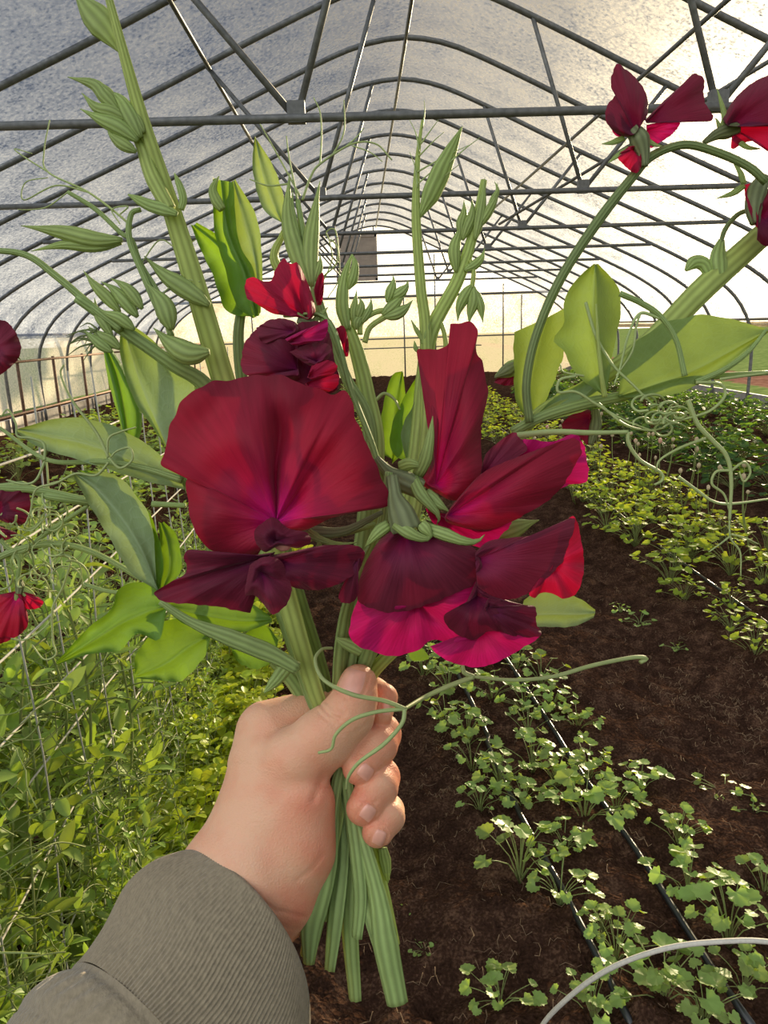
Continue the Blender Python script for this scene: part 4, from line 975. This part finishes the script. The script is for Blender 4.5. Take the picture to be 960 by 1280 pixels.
build('wing_petal', petal([(362, 440), (380, 432), (402, 428), (414, 434), (411, 448), (398, 454), (390, 458), (375, 450)], (396, 452, 0), d3-.006, bulge=4, ruf=.8), M_back, b3)
build('lower_petal', petal([(390, 456), (408, 450), (421, 456), (418, 466), (404, 472), (388, 474)], (384, 472, 0), d3-.009, bulge=4, ruf=.5), M_red, b3)
build('lower_petal', petal([(384, 478), (404, 470), (422, 468), (422, 482), (410, 490), (392, 488)], (380, 480, 0), d3-.006, bulge=3, ruf=.5), M_red, b3)

build('standard_petal', petal([(358, 408), (385, 402), (404, 404), (414, 425), (418, 450), (424, 470), (420, 488), (396, 494), (368, 482)], (392, 470, 2), d3+.003, bulge=3, ruf=1.0), M_wing, b3)

# D: middle stem with bud pairs
Dq = full_stem('short sweet pea stem holding two clusters of small green buds on forked stalks',
    [(432, 400, -16), (446, 440, -16), (458, 490, -16), (470, 560, -16), (460, 680, -10)], [(440, 850, 4), (434, 930, 12), (440, 985, 14)], [(452, 1060, 12), (470, 1130, 10), (488, 1190, 6)],
    M_stem, [7, 9, 10, 11, 11], [11, 9, 8, 9, 10, 11, 9])
build('closed_leaf', pod([(434, 412), (428, 380), (431, 345), (440, 318)], .342, [5, 9, 8, 5, 1], .6), M_bud, Dq)
build('closed_leaf', pod([(436, 362), (442, 345), (444, 330), (440, 318)], .341, [1, 7, 6, 4, 1], .6), M_bud, Dq)
for pts in ([(450, 418), (452, 402), (470, 390), (488, 388)], [(456, 428), (462, 410), (478, 398), (486, 394)]): build('flower_stalk', stalk(pts, .343, [3.5, 3.5, 3.5, 4], 8), M_stem, Dq)
for pts, r in (([(484, 378), (488, 366), (492, 352), (491, 344)], 8), ([(490, 372), (500, 366), (508, 358), (510, 350)], 8), ([(478, 394), (490, 384), (500, 374), (508, 368)], 9), ([(480, 396), (496, 392), (508, 384), (516, 375)], 9),
               ([(446, 400), (450, 390), (452, 380), (449, 371)], 7), ([(442, 404), (442, 390), (444, 378), (446, 362)], 6), ([(452, 404), (458, 394), (463, 384), (464, 372)], 6), ([(446, 412), (446, 404), (450, 398), (458, 396)], 7)):
    build('flower_bud', buds([(pts, r)], .342)[0], M_bud, Dq)

# E: stem with folded leaf buds and forked tendrils
E_ = full_stem('sweet pea stem topped by narrow folded leaves and forked tendrils before the gable',
    [(372, 250, -22), (384, 320, -22), (402, 390, -24), (432, 470, -24), (462, 540, -22), (452, 690, -14)], [(432, 855, 0), (428, 930, 4), (434, 985, 4)], [(444, 1060, 0), (450, 1120, -2), (446, 1172, -4)],
    M_stemg, [3, 5, 6, 6, 8, 10], [12, 10, 9, 9, 10, 10, 8])
for pts, r in (([(386, 358), (372, 320), (360, 270), (362, 216)], 13), ([(390, 358), (388, 310), (394, 262), (400, 226)], 12), ([(384, 330), (372, 300), (366, 262), (366, 236)], 6), ([(394, 350), (400, 330), (400, 318)], 6)):
    build('closed_leaf', buds([(pts, r)], .336, 1.0, .5)[0], M_bud, E_)
build('side_shoot', stalk([(396, 392), (345, 330), (352, 296), (358, 285)], .345, [5, 7, 6, 3], 8), M_stem, E_)
build('leaf', strip([(355, 280), (330, 262), (316, 215), (318, 172)], [(354, 281), (342, 255), (328, 215), (319, 170)], [(354, 282), (356, 250), (340, 205), (322, 176)], .340, 2), M_leaf, E_)
TD(E_, [(378, 250), (388, 222), (400, 205), (440, 180), (470, 180), (490, 200)], .338, 1.6); TD(E_, [(400, 205), (402, 170), (400, 140), (392, 122)], .338, 1.2); TD(E_, [(415, 195), (430, 165), (430, 125)], .338, 1.1); TD(E_, [(430, 185), (445, 172), (455, 160)], .338, 1.0)
TD(E_, [(372, 250), (362, 200), (358, 170)], .338, 1.3); TD(E_, [(375, 245), (345, 190), (325, 155)], .338, 1.2); TD(E_, [(360, 230), (335, 232), (312, 224)], .338, 1.2); TD(E_, [(440, 182), (462, 190), (478, 202)], .338, .9)
TD(E_, [(405, 345), (420, 330), (422, 310), (412, 300), (415, 325), (400, 360)], .350, 1.0); TD(E_, [(412, 300), (408, 290), (420, 290), (424, 345), (410, 372)], .352, .9)

# F: back leaves behind stem E on the left
G_ = full_stem('sweet pea stem with a large ruffled dark green leaf pair behind the tallest stem',
    [(312, 345, 6), (298, 430, 8), (320, 560, 8), (372, 740, 8)], [(406, 850, 14), (416, 930, 20), (420, 985, 18)], [(424, 1060, 14), (404, 1120, 12), (392, 1160, 10)], M_stemd, [5, 7, 8, 9], [9, 8, 7, 7, 8, 9, 7])
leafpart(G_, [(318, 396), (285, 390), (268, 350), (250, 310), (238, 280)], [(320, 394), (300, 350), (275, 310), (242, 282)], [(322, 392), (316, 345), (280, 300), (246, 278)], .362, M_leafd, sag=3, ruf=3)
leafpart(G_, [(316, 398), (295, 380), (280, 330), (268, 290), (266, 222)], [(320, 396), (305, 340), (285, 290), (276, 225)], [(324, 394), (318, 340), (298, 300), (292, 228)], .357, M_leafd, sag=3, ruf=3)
leafpart(G_, [(322, 396), (310, 350), (280, 290), (290, 226)], [(324, 394), (320, 330), (304, 270), (292, 226)], [(326, 390), (328, 330), (320, 270), (294, 224)], .360, M_leaf, sag=2)
build('closed_leaf', pod([(278, 262), (270, 250), (266, 236), (274, 220)], .352, [5, 7, 6, 4, .5], .6), M_bud, G_)

# H: two upright stems right of centre
H1 = full_stem('slender upright sweet pea stem with one long closed leaf and bristly tendrils',
    [(528, 150, 24), (522, 200, 24), (520, 270, 24), (526, 360, 24), (532, 420, 24), (530, 560, 20), (500, 720, 12)], [(452, 850, 16), (440, 930, 20), (446, 985, 20)], [(470, 1040, 16), (480, 1080, 14), (484, 1100, 12)], M_stem, [1.5, 3, 5.5, 6.5, 7, 8, 9], [9, 7, 6, 6, 7, 7, 5])
build('closed_leaf', pod([(524, 272), (540, 240), (556, 205), (578, 158)], .384, [2, 12, 13, 8, .6], .5), M_bud, H1)
mb = MB()
for a, b in (((522, 230), (560, 200)), ((522, 215), (590, 180)), ((524, 195), (555, 165)), ((526, 180), (548, 150)), ((524, 190), (512, 150)), ((528, 160), (530, 125)), ((522, 235), (512, 190)), ((540, 235), (575, 205)), ((560, 205), (600, 172))):
    mb.tube(PX(crom(pad([a, ((a[0]+b[0])/2+2, (a[1]+b[1])/2-3), b]), 8), .383), [.0005, .00015], 5)
build('bristle_tendrils', mb, M_tend, H1)
for pts in ([(528, 425), (522, 415), (514, 400)], [(528, 430), (534, 415), (538, 402)], [(526, 440), (520, 436), (518, 426)]): build('stipule', pod(pts, .383, [2.5, 3, .5], .5), M_bud, H1)
H2 = full_stem('sweet pea stem with a tall bud spray and nodding bud trio above the upright bloom',
    [(605, 225, 28), (592, 290, 28), (572, 350, 28), (540, 412, 28), (530, 470, 26), (515, 600, 20), (480, 760, 12)], [(448, 860, 14), (438, 930, 18), (438, 985, 20)], [(440, 1050, 18), (446, 1100, 18), (452, 1150, 16)], M_stem, [4, 6, 8, 9, 10, 10, 9], [9, 8, 7, 7, 7, 7, 6])
for pts, r in (([(594, 300), (600, 270), (604, 245), (606, 222)], 8), ([(570, 340), (568, 312), (574, 290), (578, 276)], 9), ([(578, 300), (584, 284), (590, 268), (590, 248)], 8), ([(576, 294), (576, 280), (580, 266), (580, 250)], 7), ([(598, 285), (612, 262), (620, 245), (622, 228)], 7), ([(610, 262), (616, 250), (622, 238), (618, 226)], 5), ([(580, 338), (592, 332), (602, 322), (606, 310)], 7)):
    build('flower_bud', buds([(pts, r)], .386)[0], M_bud, H2)
build('flower_stalk', stalk([(588, 325), (592, 340), (590, 360)], .386, [2.5, 3, 3], 8), M_stem, H2)
build('flower_stalk', stalk([(540, 460), (556, 442), (556, 420), (550, 400)], .388, [3.5, 3.5, 3, 3], 8), M_stem, H2)
for pts, r in (([(590, 356), (580, 372), (574, 386), (572, 402)], 9), ([(592, 358), (592, 376), (588, 392), (586, 406)], 9), ([(594, 362), (600, 380), (602, 392), (604, 404)], 7)):
    build('flower_bud', buds([(pts, r)], .386)[0], M_bud, H2)
leafpart(H2, [(492, 575), (474, 560), (478, 510), (490, 470), (503, 464)], [(490, 578), (492, 540), (495, 500), (503, 464)], [(490, 580), (506, 560), (508, 510), (504, 466)], .392, M_leafd, sag=2, ruf=1.5)
leafpart(H2, [(516, 580), (490, 565), (492, 525), (515, 480), (538, 454)], [(518, 580), (512, 545), (520, 505), (540, 456)], [(520, 580), (530, 560), (545, 510), (542, 458)], .388, M_leafd, sag=2, ruf=2)
leafpart(H2, [(508, 578), (502, 540), (520, 500), (545, 470)], [(514, 578), (520, 545), (535, 505), (548, 472)], [(528, 576), (542, 550), (546, 510), (550, 476)], .384, M_leaf, sag=2)
TD(H2, [(470, 500), (480, 492), (492, 498), (500, 512)], .384, 2.2)

# I: the stem with the two big side-facing blooms
I_ = full_stem('sweet pea stem carrying the upright crimson bloom and the big dusky maroon drooping bloom',
    [(486, 590, -52), (482, 630, -50), (476, 680, -44), (470, 760, -26), (462, 810, -8)], [(446, 860, 4), (436, 930, 14), (436, 985, 14)], [(424, 1050, 12), (412, 1100, 10), (406, 1150, 8)], M_stemg, [5, 6, 6, 7, 9], [10, 9, 8, 8, 9, 9, 7])
d4 = .315
b4 = bloom(I_, (520, 600), d4, [[(516, 598, -4), (526, 618, -9), (540, 634, -10), (549, 646, -9), (546, 656, -8)], [(522, 594, -2), (532, 574, -6), (538, 545, -8), (541, 520, -7)], [(500, 584), (514, 580, -4), (530, 584, -5)], [(532, 616, -5), (548, 630, -8), (562, 640, -8)]], ([(470, 572), (486, 590), (506, 602, -2), (528, 612, -3)], [4, 8, 14, 13]), 8)
build('standard_petal', petal([(563, 404), (580, 403), (597, 411), (595, 436), (603, 455), (610, 490), (604, 520), (601, 550), (602, 588), (590, 616), (567, 626), (546, 616), (526, 604), (536, 585), (542, 560), (540, 520), (539, 490), (549, 488), (536, 464), (521, 442), (532, 435), (558, 434)], (545, 606, 2), d4, bulge=7, ruf=1.2, rfreq=6, creases=((.12, .04, 3), (.9, .05, 3.5), (.25, .05, -3)), nc=160, tilt=(0, -1.5)), M_std, b4)
build('standard_petal', petal([(538, 490), (549, 484), (556, 500), (550, 540), (546, 570), (538, 590), (530, 598), (539, 560)], (534, 596, 5), d4+.004, bulge=2, ruf=.5), M_std, b4)
build('wing_petal', petal([(566, 630), (602, 592), (640, 574), (672, 562), (700, 552), (718, 548), (727, 556), (722, 576), (708, 600), (690, 622), (655, 644), (628, 657), (606, 664), (580, 660), (556, 650)], (560, 644, 0), d4-.006, bulge=6, ruf=1.0, rfreq=5, creases=((.4, .06, 2.5), (.7, .08, 2)), nc=140), M_std, b4)
build('wing_petal', petal([(600, 600), (604, 576), (612, 562), (640, 541), (650, 548), (659, 562), (640, 575), (620, 590)], (600, 600, 4), d4+.004, bulge=2, ruf=.5), M_back, b4)
build('wing_petal', petal([(640, 560), (655, 549), (690, 552), (715, 543), (728, 552), (735, 584), (733, 602), (712, 606), (694, 612), (690, 596), (660, 580)], (640, 590, 8), d4+.007, bulge=2, ruf=1.2, rfreq=5), M_mag, b4)
build('lower_petal', petal([(530, 630), (552, 646), (580, 658), (612, 664), (640, 652), (624, 672), (606, 684), (585, 680), (560, 668), (540, 652)], (540, 640, 4), d4+.002, bulge=2, ruf=.8), M_mag, b4)
d5 = .292
b5 = bloom(I_, (500, 655), d5, [[(494, 654, -8), (508, 664, -10), (522, 671, -10), (536, 673, -9), (542, 664, -8)], [(532, 660, -6), (556, 668, -9), (578, 676, -10), (596, 677, -9), (606, 668, -8)], [(486, 656, -4), (472, 666, -5), (456, 684, -4)], [(526, 655, -8), (534, 664, -9), (540, 672, -9)]], ([(490, 596), (494, 622, -3), (502, 644, -5), (508, 662, -5)], [8, 9, 17, 20]), 8)
build('standard_petal', petal([(488, 658), (520, 670), (569, 675), (594, 686), (604, 706), (596, 726), (578, 738), (561, 745), (540, 754), (524, 759), (496, 766), (470, 762), (450, 754), (447, 738), (450, 722), (464, 690)], (508, 664, 2), d5, bulge=7, ruf=.7, rfreq=5, creases=((.22, .06, 3), (.55, .07, -2)), nc=140), M_back, b5)
build('standard_petal', petal([(594, 690), (612, 676), (640, 672), (664, 669), (700, 654), (712, 648), (720, 652), (712, 676), (704, 700), (685, 722), (655, 744), (626, 750), (603, 741), (596, 728), (604, 708)], (594, 700, 0), d5, bulge=5, ruf=.8, rfreq=4, creases=((.15, .06, 2),), nc=120), M_back, b5)
build('standard_petal', petal([(706, 660), (712, 647), (720, 648), (726, 672), (730, 702), (727, 728), (718, 744), (704, 748), (690, 742), (676, 741), (668, 748), (662, 738), (690, 712)], (690, 704, 2), d5+.003, bulge=3, ruf=1.6, rfreq=7), M_red, b5)
build('wing_petal', petal([(447, 748), (470, 762), (494, 766), (530, 757), (560, 745), (590, 726), (606, 726), (600, 760), (596, 792), (592, 806), (562, 804), (540, 800), (520, 814), (492, 820), (470, 816), (446, 806), (436, 793), (440, 770)], (520, 748, 2), d5+.005, bulge=6, ruf=1.3, rfreq=5, creases=((.6, .06, 2.5), (.8, .05, -2)), nc=140), M_mag, b5)
build('keel', petal([(596, 724), (616, 742), (640, 752), (666, 760), (668, 774), (640, 786), (610, 790), (590, 800), (562, 786), (556, 768), (580, 756)], (596, 745, 1), d5+.001, bulge=5, ruf=.8), M_wing, b5)
build('lower_petal', petal([(612, 744), (640, 756), (668, 758), (670, 778), (676, 794), (648, 796), (620, 786), (604, 766)], (610, 760, 0), d5-.001, bulge=4, ruf=.8), M_wing, b5)
build('lower_petal', petal([(537, 808), (560, 806), (594, 804), (602, 788), (640, 792), (665, 788), (674, 796), (650, 812), (625, 826), (600, 834), (575, 831), (552, 822)], (600, 785, 3), d5+.003, bulge=4, ruf=1.2, rfreq=5), M_mag, b5)
# bud and pale leaf peeping out behind
build('flower_bud', buds([([(612, 672), (634, 664), (656, 656), (674, 650)], 15)], .335, 1.0, .7)[0], M_bud, I_)
leafpart(I_, [(655, 750), (680, 735), (720, 746), (744, 762)], [(650, 770), (690, 768), (725, 768), (744, 766)], [(655, 782), (690, 784), (720, 782), (742, 772)], .350, M_leaf, sag=2, ruf=1)
leafpart(I_, [(510, 815), (520, 806), (530, 812)], [(512, 822), (524, 820), (536, 820)], [(516, 826), (526, 826), (536, 824)], .345, M_leafd)
build('leaf_stalk', stalk([(470, 655), (440, 664), (415, 668), (395, 660)], .320, [3, 4, 4, 3], 8), M_stemg, I_)
build('bract', pod([(452, 815), (440, 808), (428, 802), (420, 798)], .338, [6, 8, 7, 2], .7), M_bud, I_)

# J: leafy right-hand stem with the hanging blooms at the top corner
J = full_stem('long sweet pea stem sweeping sunwards with tangled tendrils and three dark blooms overhead',
    [(985, 262, 40), (955, 292, 38), (880, 360, 30), (815, 425, 22), (740, 480, 18), (660, 530, 14), (600, 640, 14), (530, 770, 14)], [(460, 850, 14), (444, 930, 22), (450, 985, 22)], [(462, 1040, 20), (480, 1120, 16), (494, 1180, 14)],
    M_stem, [12, 14, 15, 14, 11, 8, 8, 9], [9, 8, 8, 8, 9, 9, 7], twist=.2)
build('leaf_stalk', stalk([(640, 540), (680, 520), (730, 505), (790, 492), (850, 472), (900, 470), (960, 466)], .365, [6, 7, 7, 6, 5, 4, 3], 10, .8), M_stemg, J)
build('flower_stalk', stalk([(662, 528), (658, 480), (670, 420), (700, 350), (745, 280), (790, 222), (815, 195), (855, 181), (895, 190), (935, 208), (958, 228)], .360, [5.5, 5.5, 5.5, 6, 6, 6.5, 6, 5.5, 5, 5, 5], 10, n=70), M_stemd, J)
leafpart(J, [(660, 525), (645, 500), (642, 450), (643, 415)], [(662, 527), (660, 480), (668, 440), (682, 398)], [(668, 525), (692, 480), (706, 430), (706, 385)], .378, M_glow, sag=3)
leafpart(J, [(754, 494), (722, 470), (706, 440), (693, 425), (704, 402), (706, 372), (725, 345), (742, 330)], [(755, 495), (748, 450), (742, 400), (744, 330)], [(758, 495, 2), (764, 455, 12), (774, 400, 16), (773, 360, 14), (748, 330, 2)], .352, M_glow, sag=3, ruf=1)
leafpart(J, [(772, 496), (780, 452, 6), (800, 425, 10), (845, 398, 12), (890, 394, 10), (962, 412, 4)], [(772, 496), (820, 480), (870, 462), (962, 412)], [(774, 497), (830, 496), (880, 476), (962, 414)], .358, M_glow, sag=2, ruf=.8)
leafpart(J, [(664, 524), (690, 500), (700, 490), (745, 470)], [(665, 526), (700, 512), (730, 495), (750, 475)], [(668, 528), (710, 520), (745, 505), (756, 482)], .372, M_leaf, sag=2)
build('leaf_midrib', stalk([(870, 478), (905, 462), (935, 440), (958, 412)], .357, [4, 3.5, 3, 2], 8), M_stemg, J)
build('leaf_stalk', stalk([(856, 470), (845, 425), (825, 395), (800, 378), (775, 367)], .350, [4, 3.5, 3.5, 4, 4], 8), M_stemg, J)
build('leaf_midrib', stalk([(756, 496, -2), (752, 470, -5), (748, 430, -5), (745, 380, -4)], .352, [3.5, 2.5, 2, 1], 8), M_stem, J)
TDs = [([(732, 378), (745, 420), (765, 455), (790, 480), (815, 505)], 2.2), ([(825, 398), (800, 392), (785, 420), (775, 460), (768, 480)], 2.0), ([(800, 392), (795, 410), (790, 440), (770, 470)], 1.6),
       ([(640, 545), (690, 540), (740, 541), (785, 540)], 4.5), ([(785, 540), (786, 555), (800, 575), (825, 590), (828, 600), (818, 606)], 2.6), ([(860, 500), (872, 530), (890, 550), (908, 570), (914, 600), (912, 650)], 3.2), ([(882, 548), (850, 560), (825, 575), (820, 590)], 2.0),
       ([(912, 590), (930, 578), (938, 590), (930, 602), (924, 590)], 1.8), ([(912, 588), (895, 590), (890, 605), (905, 618), (912, 640)], 1.8), ([(848, 596), (870, 612), (890, 626), (912, 630), (960, 624)], 2.0), ([(912, 640), (913, 672), (925, 690), (926, 720)], 1.4), ([(913, 670), (900, 680), (886, 690)], 1.3), ([(914, 668), (930, 672), (948, 680)], 1.2),
       ([(720, 470), (700, 475), (698, 490), (720, 490), (745, 505), (780, 525), (820, 540)], 2.0), ([(730, 470), (705, 465), (700, 455)], 1.4), ([(748, 504), (780, 530), (810, 538), (830, 535)], 1.8), ([(870, 478), (900, 480), (906, 495), (890, 512), (870, 520), (840, 528)], 2.2), ([(900, 474), (960, 466)], 2.0)]
for p_, r_ in TDs: build('tendril', stalk(p_, .350, [r_, r_*.9, r_*.6], 6, n=12*len(p_)), M_tend, J)
for k in range(14):
    cx, cy = 815+random.uniform(-22, 32), 520+random.uniform(-22, 20); a0 = random.uniform(0, 6.28); rr = random.uniform(8, 18); turns = random.uniform(.5, 1.4)
    TD(J, [(cx+rr*(1-.4*s/7)*math.cos(a0+turns*2*PI*s/7)+s*1.5, cy+.7*rr*(1-.4*s/7)*math.sin(a0+turns*2*PI*s/7), 2*s-7) for s in range(8)], .350, random.uniform(1.2, 1.9))
build('bract', pod([(888, 345), (880, 330), (868, 328), (857, 338)], .392, [7, 9, 9, 8, 2], .6), M_bud, J)
build('bract', pod([(900, 345), (898, 330), (898, 318), (902, 300)], .391, [9, 12, 9, 4], .6), M_bud, J)
build('flower_stalk', stalk([(898, 322), (905, 290), (920, 270), (936, 262)], .391, [3.5, 3, 3, 3], 8), M_stemd, J)
def top_bloom(c, d0, seps, cup, petals, w=4):
    e = bloom(J, c, d0, seps, cup, w)
    for nm, ol, bs, m_, k in petals: build(nm, petal(ol, bs, d0, **k), m_, e)
top_bloom((802, 165), .356, [[(796, 178), (786, 160), (780, 142)], [(780, 172), (766, 178), (752, 180)], [(786, 186), (770, 196), (760, 204)], [(806, 175), (822, 182), (828, 182)]], ([(806, 208), (804, 190), (798, 172), (790, 162)], [4, 8, 13, 9]), [
    ('standard_petal', [(764, 96), (771, 80), (784, 88), (797, 100), (808, 118), (810, 140), (804, 154), (790, 170), (772, 168), (757, 150), (760, 130), (770, 118), (764, 110)], (794, 166, 0), M_wing, dict(bulge=5, ruf=1.0, rfreq=5)),
    ('standard_petal', [(758, 146), (768, 168), (780, 170), (776, 156), (766, 140)], (776, 166, 3), M_mag, dict(bulge=2, ruf=.4)),
    ('standard_petal', [(806, 150), (830, 126), (852, 106), (868, 92), (880, 100), (880, 124), (891, 150), (860, 151), (830, 153)], (808, 154, 2), M_wing, dict(bulge=5, ruf=1.0, rfreq=4, tilt=(2, 0))),
    ('wing_petal', [(808, 156), (830, 152), (850, 152), (842, 166), (825, 178), (812, 184)], (808, 164, 4), M_mag, dict(bulge=3, ruf=.6)),
    ('lower_petal', [(770, 196), (784, 184), (800, 184), (802, 205), (796, 216), (786, 212)], (798, 184, 4), M_red, dict(bulge=3, ruf=.7))])
top_bloom((905, 168), .366, [[(902, 160), (906, 148), (902, 130), (896, 110)], [(918, 172), (934, 184), (952, 186)], [(904, 170), (896, 150), (893, 148)]], ([(880, 178), (896, 168), (910, 164), (922, 160)], [3, 6, 9, 8]), [
    ('standard_petal', [(903, 148), (918, 124), (940, 104), (970, 92), (1010, 100), (1030, 140), (990, 156), (950, 158), (925, 158), (908, 156)], (912, 158, 0), M_wing, dict(bulge=7, ruf=1.0, rfreq=5)),
    ('wing_petal', [(918, 160), (940, 152), (975, 156), (1010, 160), (1000, 200), (970, 196), (950, 178), (932, 178), (914, 186)], (916, 160, 3), M_red, dict(bulge=4, ruf=1.2, rfreq=5))])
top_bloom((945, 235), .372, [[(930, 232), (915, 242), (896, 248)], [(930, 230), (925, 215), (915, 200)]], ([(956, 222), (946, 240), (942, 262), (944, 280)], [8, 13, 11, 6]), [
    ('standard_petal', [(930, 232), (938, 230), (947, 246), (950, 270), (948, 286), (938, 268), (932, 250)], (944, 282, 0), M_red, dict(bulge=3, ruf=.5)),
    ('standard_petal', [(946, 300), (950, 250), (970, 232), (1000, 240), (1000, 300), (960, 308)], (950, 270, 3), M_wing, dict(bulge=5, ruf=1.0))])
# two small half-hidden blooms on it, behind the leaves
b6 = bloom(J, (640, 470), .392, [[(648, 452), (634, 458), (618, 470)], [(645, 458), (640, 466), (622, 472)]], ([(650, 452), (636, 462), (618, 472)], [3, 9, 1]), 5)
build('standard_petal', petal([(617, 478), (628, 466), (645, 452), (652, 460), (646, 478), (632, 482)], (646, 462, 2), .394, bulge=2), M_wing, b6)
b7 = bloom(J, (735, 540), .380, [[(742, 515), (748, 530), (742, 552)]], ([(744, 512), (745, 530), (738, 556)], [5, 8, 3]), 5)
build('standard_petal', petal([(702, 530), (715, 518), (736, 512), (742, 530), (736, 556), (722, 545), (705, 545)], (736, 524, 2), .381, bulge=2, ruf=.6), M_wing, b7)
# K: the low tendril spray crossing the thumb
K = tag(thing('tendril_spray', P(580, 845, .335), 'long forked green tendril reaching across the thumb and out over the drip-lined bed', 'tendril'))
for p_, r_ in (([(800, 828, 14), (808, 823, 15), (790, 822, 12), (740, 832, 6), (690, 846, 2), (640, 850, 0), (592, 846, 0)], 2.8), ([(592, 846), (560, 858), (530, 872), (506, 886, -22)], 3.2), ([(506, 886, -22), (480, 876, -24), (440, 868, -24), (405, 850, -20), (394, 826, -16), (402, 812, -10), (415, 810, -4)], 2.6),
               ([(506, 886, -22), (470, 890, -24), (440, 900, -24), (420, 918, -22), (414, 936, -20), (398, 941, -18)], 2.4), ([(506, 886, -22), (502, 905, -24), (480, 930, -24), (450, 952, -23), (436, 970, -19), (433, 986, -14)], 2.5), ([(592, 846), (580, 840), (578, 828)], 3)):
    build('tendril', stalk(p_, .335, [r_, r_, r_*.7], 8, n=14*len(p_)), M_tend, K)
# more stem ends under the fist
for lab, lo_, r_ in (('stripped sweet pea stem ending in the longest blunt cut below the fist', [(436, 985, 4), (470, 1110, -4), (482, 1180, -8), (497, 1255, -10)], [8, 10, 16, 13]), ('stripped sweet pea stem with a flat winged end below the wrist crease', [(420, 985, 2), (404, 1090, -2), (390, 1150, -3), (386, 1205, -4)], [8, 16, 17, 7])):
    q = [(430, 880, 6), (432, 930, 6)]+lo_; t = thing('sweet_pea', PX(pad(q[-1:]), .36)[0], lab, 'flower', 'sweet pea stems in the hand-held bunch')
    build('stem', stalk(q, .36, [7, 7]+r_, 14, .5, True, 60), M_stemg, t)
for p_ in ([(478, 1060, 12), (482, 1080, 12), (485, 1104, 12)],): build('leaf_sliver', pod(p_, .36, [6, 8, 6, .5], .3), M_bud, H1)

# ------------------------------------------------------------------ sweet pea on the netting at the picture edge
V_ = thing('sweet_pea_vine', (NX, .75, 0), 'sweet pea vine on the netting with drooping crimson blooms and curling tendrils', 'vine')
dv = .52
build('stem', MB().tube(crom([(NX, .72, 0), (NX+.01, .74, .5), tuple(P(-30, 720, .60)), tuple(P(0, 610, .55)), tuple(P(60, 620, dv)), tuple(P(113, 628, dv))], 50), [.004, .003], 8), M_stemg, V_)
for p_, r_ in (([(-20, 705), (30, 685), (75, 680), (120, 692), (178, 724)], 4.5), ([(-20, 648), (20, 690), (60, 665), (110, 632)], 3.5), ([(-10, 610), (50, 613), (112, 626)], 5), ([(105, 730), (130, 738), (152, 742), (153, 748)], 3), ([(190, 630), (232, 632)], 4)):
    build('side_shoot', stalk(p_, dv, [r_, r_*.8], 8), M_stemg, V_)
for c_, d_, ps in (((0, 440), .46, [('standard_petal', [(-14, 398), (8, 402), (22, 420), (26, 440), (14, 458), (-8, 466)], (-14, 440, 2), M_back, dict(bulge=5))]),
               ((10, 640), dv, [('standard_petal', [(-8, 610), (18, 608), (35, 614), (38, 640), (28, 655), (4, 652), (-8, 640)], (-6, 640, 2), M_wing, dict(bulge=4)), ('lower_petal', [(-8, 655), (10, 662), (22, 668), (4, 676), (-8, 674)], (-6, 660, 2), M_back, dict(bulge=3))]),
               ((22, 740), dv, [('standard_petal', [(-10, 745), (14, 742), (30, 755), (35, 780), (20, 796), (-10, 802)], (24, 738, 2), M_std, dict(bulge=4)), ('wing_petal', [(26, 740), (40, 742), (54, 752), (48, 760), (32, 760)], (24, 740, 2), M_red, dict(bulge=3))])):
    e = bloom(V_, c_, d_, [[(c_[0]+4, c_[1]-6), (c_[0]+10, c_[1]+6), (c_[0]+12, c_[1]+18)], [(c_[0]+2, c_[1]-6), (c_[0]-2, c_[1]+8), (c_[0]-1, c_[1]+20)], [(c_[0]+6, c_[1]-6), (c_[0]+18, c_[1]+2), (c_[0]+26, c_[1]+10)]], ([(c_[0]+2, c_[1]-16), (c_[0]+3, c_[1]-6), (c_[0]+2, c_[1]+2)], [3, 6, 5]), 3.5)
    for nm, ol, bs, m_, k in ps: build(nm, petal(ol, bs, d_, **k), m_, e)
build('flower_stalk', stalk([(22, 726), (24, 700), (10, 690), (-10, 705)], dv, [3, 3, 3, 3], 8), M_stemg, V_)
for pts, r in (([(20, 682), (24, 692), (30, 704)], 6), ([(22, 690), (16, 700), (14, 712)], 4)): build('sepal', buds([(pts, r)], dv, 1, .5)[0], M_bud, V_)
for k in range(30):
    cx, cy = random.uniform(8, 92), random.uniform(610, 725); a0 = random.uniform(0, 6.28); rr = random.uniform(6, 15); turns = random.uniform(.4, 1.3); vx, vy = random.uniform(-4, 4), random.uniform(-3, 3)
    TD(V_, [(cx+rr*math.cos(a0+turns*2*PI*s/7)+vx*s, cy+rr*math.sin(a0+turns*2*PI*s/7)+vy*s, 3*s-10) for s in range(8)], dv, random.uniform(.9, 1.5))
TD(V_, [(88, 705), (78, 735), (66, 760), (66, 800), (70, 818), (55, 824), (40, 806)], dv, 1.6); TD(V_, [(0, 792), (30, 800), (60, 780), (66, 760)], dv, 1.3); TD(V_, [(58, 575), (60, 600), (62, 640), (66, 680)], dv, 1.4)
